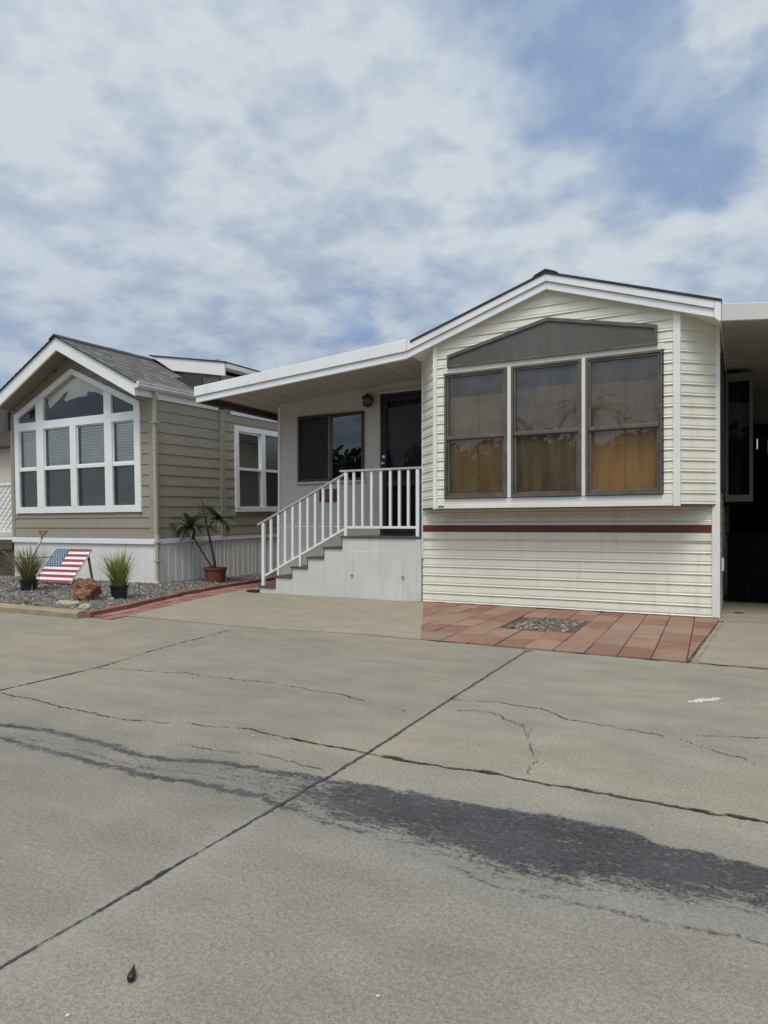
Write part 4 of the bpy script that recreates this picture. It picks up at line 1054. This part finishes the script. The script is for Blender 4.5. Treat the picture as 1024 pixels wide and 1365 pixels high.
for a, b in ((-3.738, -3.183), (-2.962, -2.18), (-2.006, -1.225), (-1.026, -.453)):
    g = MB(); pane(g, a, b, 1.46, 3.0, .0); g.build('pane', 'glass_clear', fw)
    g = MB(); pane(g, a, b, 1.46, 2.19, -.008); g.build('insect_screen', 'screen', fw)
    g = MB(); slats(g, a + .05, b - .015, 1.47, 3.0, .035); g.build('venetian_blind', 'blind', fw)
    g = MB(); g.frame(a, b, 2.246, 2.999, .018, -.012, .012); g.build('sash', 'white', fw)
g = MB(); g.poly([(-2.962, 0, 3.155), (-1.225, 0, 3.155), (-1.225, 0, inn(-1.225)), (-2.105, 0, inn(-2.105)), (-2.962, 0, inn(-2.962))])
g.poly([(-3.738, 0, 3.155), (-3.183, 0, 3.155), (-3.183, 0, inn(-3.183)), (-3.738, 0, inn(-3.738))]); g.poly([(-1.026, 0, 3.155), (-.453, 0, 3.155), (-.453, 0, inn(-.453)), (-1.026, 0, inn(-1.026))]); g.build('transom_pane', 'glass_clear', fw)
g = MB()
sh = [(-2.96, 3.62), (-2.88, 3.40), (-2.52, 3.60), (-2.46, 3.66), (-2.30, 3.70), (-2.44, 3.545), (-2.42, 3.50), (-2.02, 3.56), (-1.80, 3.555), (-1.76, 3.64), (-1.60, 3.615), (-1.55, 3.61), (-1.30, 3.50), (-1.23, 3.62), (-2.105, 3.99)]
g.poly([(x, .055, z) for x, z in sh][::-1]); g.build('jagged_panel', 'beige_panel', fw)  # beige panel with a jagged lower edge behind the transom glass
m = MB(); m.box(LW + .05, -.06, 1.3, 1.35, .9, 4.0); m.box(LW + .05, -.06, .06, 1.3, .86, .9); m.build('interior', 'inside', lh)
# roof with dormer
TH = 0.255
m = MB()
for sg in (-1, 1):
    xe = LR + sg * 2.02
    m.prism([(LR + .0005 * sg, rb(LR)), (xe, rb(xe)), (xe, rb(xe) + TH), (LR + .0005 * sg, RZ + TH)], -.44, -.40)
m.each('rake_board', 'white', lh, bevel=.004)
m = MB()
for sg in (-1, 1):
    xe = LR + sg * 2.0
    m.hexa([(LR, -.398, rb(LR) + .10), (xe, -.398, rb(xe) + .10), (xe, DEP, rb(xe) + .10), (LR, DEP, rb(LR) + .10)], [(LR, -.398, RZ + TH - .03), (xe, -.398, rb(xe) + TH - .03), (xe, DEP, rb(xe) + TH - .03), (LR, DEP, RZ + TH - .03)])
m.build('soffit', 'soffit', lh)
m = MB(); m.uv = []
nc = 16; sl = 2.09
for sg in (-1, 1):
    for k in range(nc):
        t0, t1 = k / nc, (k + 1) / nc
        x0, x1 = LR + sg * sl * t0, LR + sg * sl * t1
        z0, z1 = RZ + TH - RS * sl * t0, RZ + TH - RS * sl * t1
        i0 = len(m.v); lift = .016
        m.quad((x0, -.47, z0 + .006), (x0, DEP, z0 + .006), (x1, DEP, z1 + lift), (x1, -.47, z1 + lift))
        L0, L1 = k * .14, (k + 1) * .14 - .004
        m.uv += [(-.47, L0), (DEP, L0), (DEP, L1), (-.47, L1)]
        m.quad((x1, -.47, z1 + lift), (x1, DEP, z1 + lift), (x1, DEP, z1 + .0), (x1, -.47, z1 + .0)); m.uv += [(-.47, L1)] * 4
        m.quad((x0, -.47, z0 + .006), (x1, -.47, z1 + lift), (x1, -.47, z1 - .012), (x0, -.47, z0 - .012)); m.uv += [(0, 0)] * 4
lroof = m.build('roof', 'shingle_grey', lh)
m = MB(); rnd = random.Random(4); y = -.48
while y < DEP: m.prism([(LR - .15, RZ + TH - .06), (LR, RZ + TH + .008), (LR + .15, RZ + TH - .06), (LR + .14, RZ + TH - .036), (LR, RZ + TH + .038 + rnd.uniform(0, .008)), (LR - .14, RZ + TH - .036)], y, y + .20); y += .2
m.uv = [(0, 0)] * len(m.v); m.build('ridge_cap', 'shingle_dark', lroof)
# dormer
dy = 1.80
dzt = lambda x: 4.655 - 0.178 * (x + 1.9)
m = MB(); m.prism([(-1.87, dzt(-1.87) - .02), (-1.30, dzt(-1.30) - .26), (.10, dzt(.10) - .26), (.10, dzt(.10)), (-1.87, dzt(-1.87))], dy - .03, dy + .01); dm = m.build('dormer', 'white', lroof, bevel=.003)
m = MB(); m.prism([(-1.95, dzt(-1.95) + .002), (.13, dzt(.13) + .002), (.13, dzt(.13) + .028), (-1.95, dzt(-1.95) + .028)], dy - .05, 9); m.uv = [(p[1], p[0]) for p in m.v]; m.build('dormer_roof', 'shingle_dark', lroof)
m = MB(); siding(m, (-2.0, dy + .10), (-0.12, dy + .10), 3.6, 4.42, LPROF, (), lambda z: (0.0, 1.88) if z < 4.0 else (0, max(0, 1.88 - 0.0))); siding(m, (-.12, dy + .10), (-.12, 9), 3.6, 4.13, LPROF); m.build('dormer_wall', 'tan', lroof)
m = MB(); m.box(.05, .125, dy + .012, 9, dzt(.1) - .10, dzt(.1) - .002); m.box(-.12, .05, dy + .012, 9, dzt(.1) - .10, dzt(.1) - .085); m.build('dormer_gutter', 'gutter', lroof, bevel=.01)
# gutter, frieze, downspout
m = MB()
gp = [(.035, 3.455), (.12, 3.455), (.15, 3.49), (.15, 3.53), (.165, 3.545), (.165, 3.565), (.035, 3.565)]
m.prism(gp, -.46, DEP); m.build('gutter', 'gutter', lh)
m = MB(); m.box(.001, .032, .065, 1.66, 3.335, 3.46); m.box(.033, .055, 2.0, DEP, 3.30, 3.40); m.box(-.01, .03, -.40, .0, 3.345, 3.454); m.each('frieze', 'white', lh, bevel=.004)
m = MB()
m.tube([(.09, -.02, 3.47), (.09, -.02, 3.38), (.055, -.03, 3.26), (.055, -.03, 0.93), (.085, -.045, .80), (.085, -.045, .10), (.10, -.09, .05), (.12, -.16, .03)], .042, 4); m.build('downspout', 'downspout', lh, bevel=.008)
m = MB()
for z in (2.9, .78, .45): m.box(.03, .14, -.09, .01, z, z + .025)
m.each('downspout_strap', 'downspout', lh)
# side window
S = sidemap(.03)
m = MB(S); m.frame(2.10, 3.90, 1.32, 3.09, .11, -.05, .03); m.box(2.95, 3.09, -.046, .03, 1.43, 2.98)
for a, b in ((2.21, 2.95), (3.09, 3.79)): m.box(a + .001, b - .001, -.035, .03, 2.18, 2.235)
sw = m.build('side_window', 'white', lh, bevel=.004)
for a, b in ((2.21, 2.95), (3.09, 3.79)):
    g = MB(S); pane(g, a, b, 1.43, 2.98, 0); g.build('pane', 'glass_clear', sw)
    g = MB(S); pane(g, a, b, 1.43, 2.19, -.008); g.build('insect_screen', 'screen', sw)
    g = MB(S); slats(g, a + .01, b - .03, 1.44, 2.98, .035); g.build('venetian_blind', 'blind', sw)
m = MB(S); m.box(2.0, 4.0, .7, .72, 1.2, 3.2); m.build('side_interior', 'inside', lh)

# deck, lattice and awning at the far left -----------------------------
lt = thing('lattice_fence', 'white lattice fence panel on the dark deck left of the taupe home', 'fence', (-14.3, 8.75, 0.9))
LX0, LX1, LZ0, LZ1 = -15.6, -13.30, 0.98, 1.93
YL = 8.80
m = MB(); m.box(LX0, LX1, YL - .035, YL + .035, LZ1, LZ1 + .05); m.box(LX0, LX1, YL - .02, YL + .02, LZ0 - .03, LZ0); m.build('top_rail', 'white', lt, bevel=.004)
m = MB()
for x in (LX1 - .06, LX0): m.box(x, x + .06, YL - .03, YL + .03, .82, LZ1 - .001)
m.each('post', 'white', lt, bevel=.004)
m = MB(); s = .16; k = 0
H = LZ1 - LZ0; c = LX0 - H
while c < LX1:
    for sg, yy in ((1, YL - .012), (-1, YL + .001)):
        a0, a1 = (c, c + H) if sg > 0 else (c + H, c)
        zA, zB = LZ0, LZ1
        # clip to the panel
        pts = []
        for t in (0, 1): pts.append([a0 + (a1 - a0) * t, zA + (zB - zA) * t])
        (xa, z1_), (xb, z2_) = pts
        lo, hi = LX0 + .06, LX1 - .06
        def cl(xa, za, xb, zb):
            ts = [0.0, 1.0]; dx = xb - xa
            t0, t1 = sorted(((lo - xa) / dx, (hi - xa) / dx)); t0 = max(0, t0); t1 = min(1, t1)
            if t1 <= t0: return None
            return (xa + dx * t0, za + (zb - za) * t0, xa + dx * t1, za + (zb - za) * t1)
        r = cl(xa, z1_, xb, z2_)
        if r:
            q = .026
            m.prism([(r[0] - q, r[1]), (r[0] + q, r[1]), (r[2] + q, r[3]), (r[2] - q, r[3])], yy, yy + .011)
    c += s
m.build('lattice', 'white', lt)
dk = thing('deck', 'dark timber deck with a pale edge left of the taupe home', 'deck', (-14.4, 9.8, 0))
m = MB(); m.box(-15.8, -13.25, 8.72, 11.5, .80, .845); m.build('deck_edge', 'white', dk)
m = MB(); m.box(-15.8, -13.25, 8.70, 8.719, .60, .795); m.build('rim_board', 'deckwood', dk)
m = MB()
for x in (-15.6, -14.4, -13.35): m.box(x, x + .09, 8.76, 8.85, 0, .79)
m.box(-15.8, -13.25, 8.9, 11.4, 0.02, .79); m.build('deck_base', 'deckwood', dk)
pa = thing('side_awning', 'dark brown awning over the deck left of the taupe home', 'awning', (-14.5, 8.8, 2.9))
m = MB(); m.box(-16.5, -13.23, 8.60, 8.66, 3.02, 3.42); m.build('front_fascia', 'brown_metal', pa)
m = MB(); m.box(-16.5, -13.23, 8.662, 16, 3.30, 3.34); m.build('roof_panel', 'brown_metal', pa)
ch = thing('cream_house', 'cream stucco house behind the lattice deck at the far left', 'house', (-19, 14.5, 0))
m = MB(); wallflat(m, (-26, 13.6), (-13.6, 13.6), 0, 3.6, [(7.5, 8.6, 1.2, 2.8)]); wallflat(m, (-13.6, 13.6), (-13.6, 20), 0, 3.6); m.build('wall', 'cream', ch)
m = MB(); m.frame(-18.5, -17.4, 1.2, 2.8, .07, 13.56, 13.65); cw = m.build('window', 'white', ch)
m = MB(); pane(m, -18.44, -17.46, 1.26, 2.74, 13.62); m.build('pane', 'glass_dark', cw)
m = MB(); m.prism([(-26.5, 3.6), (-13.4, 3.6), (-20, 5.0)], 13.2, 20); m.build('roof', 'brown_metal', ch)

# ================================================================== GARDEN THINGS
def blades(mb, c, n, h0, h1, spread, wd, seed, lean=0.6):
    rnd = random.Random(seed)
    for _ in range(n):
        a = rnd.uniform(0, 6.283); r = rnd.uniform(0, .09); h = rnd.uniform(h0, h1); sp = spread * rnd.uniform(.15, 1) * (0.5 + r / .09 * .5)
        bx, by = c[0] + r * math.cos(a), c[1] + r * math.sin(a); t = rnd.random()
        ang = a + rnd.uniform(-.5, .5); px, py = -math.sin(ang) , math.cos(ang)
        prev = None; N = 5
        for k in range(N + 1):
            f = k / N; ww = wd * (1 - f ** 2) + .0006
            x = bx + math.cos(ang) * sp * f ** 1.8; y = by + math.sin(ang) * sp * f ** 1.8; z = c[2] + h * (f - lean * .22 * f * f * sp / spread)
            cur = (mb.p(x - px * ww, y - py * ww, z), mb.p(x + px * ww, y + py * ww, z)); mb.tint += [min(1, t * .6 + f * .5)] * 2
            if prev: mb.f.append([prev[0], prev[1], cur[1], cur[0]])
            prev = cur
def pot(parent, c, r, h, mat, name='pot'):
    m = MB(); m.lathe([(r * .74, 0), (r * .80, .01), (r * .97, h * .86), (r * 1.06, h * .87), (r * 1.08, h), (r * .98, h), (r * .93, h * .9), (r * .1, h * .88)], c, 24); return m.build(name, mat, parent)
gp1 = thing('potted_grass', 'upright green grass in a black pot right of the red rock', 'potted plant', (-7.87, 6.77, .045))
pot(gp1, (-7.87, 6.77, .03), .125, .20, 'blackpot')
m = MB(); m.tint = []; blades(m, (-7.87, 6.77, .19), 230, .26, .58, .40, .0085, 1, .3); m.build('foliage', 'grassblade', gp1, fix=False)
m = MB(); m.tint = []; blades(m, (-7.87, 6.77, .2), 18, .55, .76, .26, .0038, 5, .2); m.build('seed_stalk', 'grassblade', gp1, fix=False)
gp2 = thing('potted_grass', 'spreading grey green grass in a black pot with a shovel leaning in it', 'potted plant', (-9.97, 6.82, .045))
pot(gp2, (-9.97, 6.82, .03), .13, .20, 'blackpot')
m = MB(); m.tint = []; blades(m, (-9.97, 6.82, .19), 300, .30, .66, .78, .0068, 2, .7); m.build('foliage', 'grassgrey', gp2, fix=False)
sv = thing('shovel', 'garden shovel with a red D handle leaning over the spreading grass pot', 'shovel', (-10.000, 6.80, .05))
m = MB(); m.tube([(-9.920, 6.80, .06), (-9.945, 6.82, .35), (-9.900, 6.86, .62), (-9.800, 6.92, .88)], .017, 8); m.build('shaft', 'steel', sv, smooth=True)
hx = lambda t, dz=0: (-9.80 + t * .94, 6.92 + t * .34, .88 + dz)
m = MB(); m.tube([hx(0), hx(.025, .06)], .014); m.tube([hx(.025, .06), hx(-.03, .085), hx(-.035, .105)], .010); m.tube([hx(.025, .06), hx(.08, .085), hx(.085, .105)], .010); m.tube([hx(-.045, .11), hx(.095, .115)], .012); m.build('handle', 'redhandle', sv, smooth=True)
m = MB(); m.prism([(-10.000, .02), (-9.850, .02), (-9.840, .10), (-9.870, .22), (-9.980, .22), (-10.010, .10)], 6.79, 6.80); m.build('blade', 'steel', sv)
m = MB(); m.tube([(-11.2, 6.55, .62), (-9.9, 6.72, .57), (-9.45, 6.85, .60)], .006, 5); tag(m.build('cane', 'stem'), 'thin bare cane lying across the spreading grass', 'stick')

def rockmesh(c, sx, sy, sz, seed, sub=3, amp=.28):
    bm = bmesh.new(); bmesh.ops.create_icosphere(bm, subdivisions=sub, radius=1)
    m = MB()
    for v in bm.verts:
        n = mnoise.fractal(v.co * 1.3 + Vector((seed, seed * 2, 0)), 1, 2, 5); q = v.co * (1 + amp * n)
        a = abs(mnoise.noise(v.co * 3 + Vector((seed, 0, 0)))); q *= 1 - .16 * a
        m.p(c[0] + q.x * sx, c[1] + q.y * sy, c[2] + q.z * sz)
    bm.verts.index_update(); m.f = [[v.index for v in f.verts] for f in bm.faces]; bm.free(); return m
tag(rockmesh((-8.0, 6.36, .16), .20, .17, .20, 4, 4, .42).build('rock', 'rock'), 'craggy rust red rock on the gravel in front of the flag board', 'rock')
tag(rockmesh((-7.93, 5.98, .05), .20, .12, .04, 9).build('stone', 'palerock'), 'flat pale stone beside the end of the curb', 'stone', None)
tag(rockmesh((-7.30, 5.75, .05), .085, .075, .055, 12).build('stone', 'palerock'), 'small round pale stone just right of the curb end', 'stone', None)
tag(rockmesh((-10.55, 6.6, .05), .14, .10, .055, 15).build('stone', 'palerock'), 'pale stone at the left picture edge beside the spreading grass', 'stone', None)

# flag board
fl = thing('flag_board', 'wooden board painted as a stars and stripes flag leaning against the white skirting', 'flag', (-10.72, 7.78, .1))
FW, FH = 0.84, 0.72; lean = RAD(38)
def ftf(x, y, z):     # board coords: x across, z up the board, y<0 is front
    return (-11.00 + x * math.cos(.10) , 7.62 + z * math.sin(lean) + y * math.cos(lean) + x * math.sin(.10), .10 + z * math.cos(lean) - y * math.sin(lean))
m = MB(ftf); m.box(0, FW, 0.001, .035, 0, FH); m.build('board', 'flag_white', fl, bevel=.003)
m = MB(ftf); sh_ = FH / 13; cw_ = FW * .42; ch_ = sh_ * 7
for k in range(0, 13, 2):
    z0 = k * sh_; x0 = 0.0 if z0 < FH - ch_ - .001 else cw_
    m.box(x0 + .001, FW - .001, -.003, 0, z0 + .001, z0 + sh_ - .001)
m.each('red_stripe', 'flag_red', fl)
m = MB(ftf); m.box(0.001, cw_ - .001, -.0045, 0, FH - ch_ + .001, FH - .001); cn = m.build('canton', 'flag_blue', fl)
m = MB(ftf)
for r in range(9):
    nS = 6 if r % 2 == 0 else 5
    for c in range(nS):
        cx = cw_ * (c * 2 + (1 if r % 2 == 0 else 2)) / 12; cz = FH - ch_ * (r + 1) / 10
        i = [m.p(cx + (.0145 if k % 2 == 0 else .006) * math.sin(k * math.pi / 5), -.0075, cz + (.0145 if k % 2 == 0 else .006) * math.cos(k * math.pi / 5)) for k in range(10)]
        m.f.append(i)
m.build('star', 'flag_white', cn)
m = MB(); m.tube([ftf(FW - .04, .04, FH * .85), (-10.13, 8.15, .05)], .022, 4); m.tube([ftf(.06, .04, FH * .85), (-10.85, 8.12, .05)], .022, 4); m.each('prop_leg', 'deckwood', fl)
# twisted dry stems before the flag
m = MB(); rnd = random.Random(6)
for k in range(9):
    x, y, z = -10.1 + rnd.uniform(-.35, .5), 7.0 + rnd.uniform(-.2, .2), .06; pts = [(x, y, z)]
    for j in range(5): x += rnd.uniform(-.12, .12); y += rnd.uniform(-.05, .05); z = max(.05, z + rnd.uniform(-.03, .08)); pts.append((x, y, z))
    m.tube(pts, .005, 5)
tag(m.build('dry_brush', 'stem'), 'tangle of dark dry stems on the gravel below the flag board', 'plant')

# potted succulent tree
pt_ = thing('potted_plumeria', 'two stemmed plant with drooping leaf rosettes in a terracotta pot beside the taupe home', 'potted plant', (-8.57, 9.55, .05))
PC = Vector((-8.57, 9.55, .03))
pot(pt_, tuple(PC), .205, .29, 'terracotta')
m = MB(); m.lathe([(.01, 0), (.185, 0), (.185, .012), (.01, .012)], (PC.x, PC.y, PC.z + .25), 20); m.build('soil', 'soil', pt_)
Rv = Vector((math.cos(YAW), math.sin(YAW), 0)); Fv = Vector((-math.sin(YAW), math.cos(YAW), 0))
PX = 11.9 / 900
def pp(u, v, d=0): return tuple(PC + Rv * ((u - 287) * PX) + Fv * d + Vector((0, 0, (775 - v) * PX)))
stems = [([(287, 756), (285, 744), (282, 728), (279, 712), (276, 697), (273, 682), (271, 670)], [.030, .027, .023, .020, .018, .015, .013]),
         ([(286, 755), (280, 750), (272, 738), (264, 724), (258, 712), (253, 704)], [.022, .018, .015, .014, .014, .013]),
         ([(278, 697), (281, 692), (285, 687), (289, 682)], [.013, .011, .011, .010]),
         ([(272, 672), (269, 662), (266, 657), (261, 655.5), (258, 658)], [.011, .008, .006, .005, .004]),
         ([(271, 677), (268, 670), (262, 665), (259, 663)], [.010, .009, .008, .006]),
         ([(273, 670), (277, 668), (279, 669)], [.008, .005, .003]), ([(282, 718), (273, 720), (264, 724)], [.005, .004, .004])]
for sp_, r in stems:
    m = MB(); m.tube([pp(u, v, .03 * math.sin(k)) for k, (u, v) in enumerate(sp_)], r, 8); m.build('stem', 'stem', pt_, smooth=True)
def rosette(c, n, L, seed):
    rnd = random.Random(seed)
    for k in range(n):
        a = k * 2.399 + rnd.uniform(-.2, .2); el = rnd.uniform(-.40, .95) ; l = L * rnd.uniform(.75, 1.15); wd = .044 * rnd.uniform(.8, 1.15)
        m = MB(); m.tint = []; d = Vector((math.cos(a), math.sin(a), 0)); s = Vector((-math.sin(a), math.cos(a), 0)); t = rnd.random()
        prev = None; N = 8; pos = Vector(c); ang = el
        for j in range(N + 1):
            f = j / N; w_ = wd * math.sin(math.pi * min(1, .06 + f * .94) ** .75) + .002
            up = Vector((0, 0, 1)) * math.cos(ang) - d * math.sin(ang)
            cur = (m.p(*(pos - s * w_ + up * .010)), m.p(*pos), m.p(*(pos + s * w_ + up * .010))); m.tint += [t * .7, t * .4 + .4, t * .7]
            if prev: m.f += [[prev[0], prev[1], cur[1], cur[0]], [prev[1], prev[2], cur[2], cur[1]]]
            prev = cur; pos = pos + (d * math.cos(ang) + Vector((0, 0, math.sin(ang)))) * (l / N); ang -= (.08 + .13 * f)
        m.build('leaf', 'succ', pt_, smooth=True, fix=False)
rosette(pp(252, 697), 28, .52, 3)
rosette(pp(291, 684), 26, .47, 4)
rosette(pp(279, 670), 5, .07, 5)

# small things on the road -----------------------------------------------
m = MB(); sdp = [(.002, 0), (.0075, .003), (.0098, .010), (.0095, .018), (.0065, .030), (.0032, .040), (.002, .050), (.001, .054)]
ax = Vector((-.62, .78, .05)).normalized(); u1 = ax.cross(Vector((0, 0, 1))).normalized(); u2 = u1.cross(ax)
m.tf = lambda x, y, z: tuple(Vector((-1.262, 1.118, .0098)) + u1 * x + u2 * y + ax * z)
m.lathe(sdp, (0, 0, 0), 14); tag(m.build('seed_pod', 'seed', smooth=True), 'small black teardrop shaped seed pod lying on the concrete road', 'seed pod')
m = MB(); rnd = random.Random(3)
pts = [(-.285, 4.50), (-.23, 4.475), (-.19, 4.53), (-.15, 4.60), (-.125, 4.66), (-.15, 4.69), (-.19, 4.64), (-.22, 4.60), (-.26, 4.56)]
rnd = random.Random(12)
for k in range(16):
    f = k / 15; cx = -.275 + .15 * f + rnd.uniform(-.012, .012); cy = 4.50 + .17 * f + rnd.uniform(-.02, .02); rr = rnd.uniform(.008, .026) * (1.3 - abs(f - .5))
    m.slab([(cx + rr * rnd.uniform(.6, 1.3) * math.cos(t), cy + 1.5 * rr * rnd.uniform(.5, 1.3) * math.sin(t)) for t in [i * math.pi / 4.5 for i in range(9)]], .001, .004 + .0002 * k)
tag(m.build('paint_splash', 'chalk'), 'white splash of dried paint on the road right of the joint', 'paint splash')
m = MB()
for (x, y) in [(-1.85, 2.80), (-0.73, 1.35), (-1.3, .98), (-2.2, 2.73), (-3.4, 7.2), (-3.6, 6.9), (-3.3, 7.0)]:
    q = rockmesh((x, y, .003), .006, .005, .004, x, 1); n = len(m.v); m.v += q.v; m.f += [[i + n for i in f] for f in q.f]
o = m.build('grit', 'chalk'); struct(o, 'stuff')
# fallen leaf scrap by the carport
m = MB(); m.slab([(-.08, 9.35), (.0, 9.33), (.03, 9.40), (-.05, 9.43)], .008, .014); tag(m.build('dry_leaf', 'stem'), 'dry brown leaf on the carport slab beside the home wall', 'leaf')

# ================================================================== ACROSS THE STREET (seen in the glass)
def leafball(m, c, r, n, seed, s=.30):
    rnd = random.Random(seed)
    for _ in range(n):
        v = Vector((rnd.gauss(0, 1), rnd.gauss(0, 1), rnd.gauss(0, .8))).normalized() * (rnd.random() ** .4)
        k = 1 + .45 * mnoise.noise(v * 2.2 + Vector((seed, 0, 0))); p = Vector(c) + Vector((v.x * r[0], v.y * r[1], v.z * r[2])) * k
        a = Vector((rnd.gauss(0, 1), rnd.gauss(0, 1), rnd.gauss(0, 1))).normalized(); b = a.orthogonal().normalized(); e = a.cross(b)
        q = s * rnd.uniform(.5, 1.2); i = len(m.v)
        for t in ((-1, 0), (0, -.5), (1, 0), (0, .5)): m.p(*(p + b * (t[0] * q) + e * (t[1] * q)))
        m.tint += [rnd.random()] * 4; m.f.append([i, i + 1, i + 2, i + 3])
def street_tree(x, y, h, r, seed, label):
    t = thing('tree', label, 'tree', (x, y, 0), 'trees across the street')
    m = MB(); m.tube([(x, y, 0), (x + .1, y, h * .3), (x, y + .1, h * .6)], [.2, .15, .08], 8); m.build('trunk', 'bark', t)
    m = MB(); m.tint = []; leafball(m, (x, y, h * .55), (r, r * .8, h * .42), 2600, seed, .42); m.build('crown', 'treeleaf', t, fix=False)
def palm(x, y, h, seed, label):
    t = thing('palm_tree', label, 'palm tree', (x, y, 0), 'trees across the street'); rnd = random.Random(seed)
    m = MB(); m.tube([(x, y, 0), (x + .1, y, h * .5), (x, y, h)], [.25, .2, .17], 10); m.build('trunk', 'bark', t)
    m = MB(); m.tint = []
    for k in range(26):
        a = k * 2.399; el = rnd.uniform(-.2, 1.2); d = Vector((math.cos(a), math.sin(a), 0)); s = Vector((-d.y, d.x, 0)); pos = Vector((x, y, h))
        for j in range(14):
            nx = pos + (d * math.cos(el) + Vector((0, 0, math.sin(el)))) * .17; el -= .11
            for sg in (-1, 1):
                i = len(m.v); tip = pos + s * sg * .55 * math.sin(.3 + 2.6 * j / 14) + Vector((0, 0, -.22)) + d * .2
                m.p(*pos); m.p(*(pos + d * .06)); m.p(*tip); m.tint += [rnd.random()] * 3; m.f.append([i, i + 1, i + 2])
            pos = nx
    m.build('frond', 'treeleaf', t, fix=False)
for k in range(17):
    street_tree(-34 + k * 4.1 + 1.2 * math.sin(k * 2.7), -27 + 1.5 * math.sin(k * 1.7), 7.5 + 0.7 * math.sin(k * 3.1), 3.1, 20 + k, 'bushy green tree in the row across the street')
for k, (x, y, h) in enumerate([(10.6, -24, 7.4), (-8, -25, 8.2), (20, -25, 8.0)]):
    palm(x, y, h, 40 + k, 'palm tree in the row across the street')
m = MB(); m.prism([(-60, 0), (-60, 3.0), (-40, 5.2), (-15, 4.0), (5, 4.6), (30, 3.4), (60, 5.0), (60, 0)], -60, -44); struct(m.build('hills', 'hill'))
m = MB(); m.prism([(-25, -.05), (-25, 4.2), (-5, 5.0), (2, 4.2), (14, 4.6), (25, 3.6), (25, -.05)], 60, 78); struct(m.build('far_hills', 'hill'))
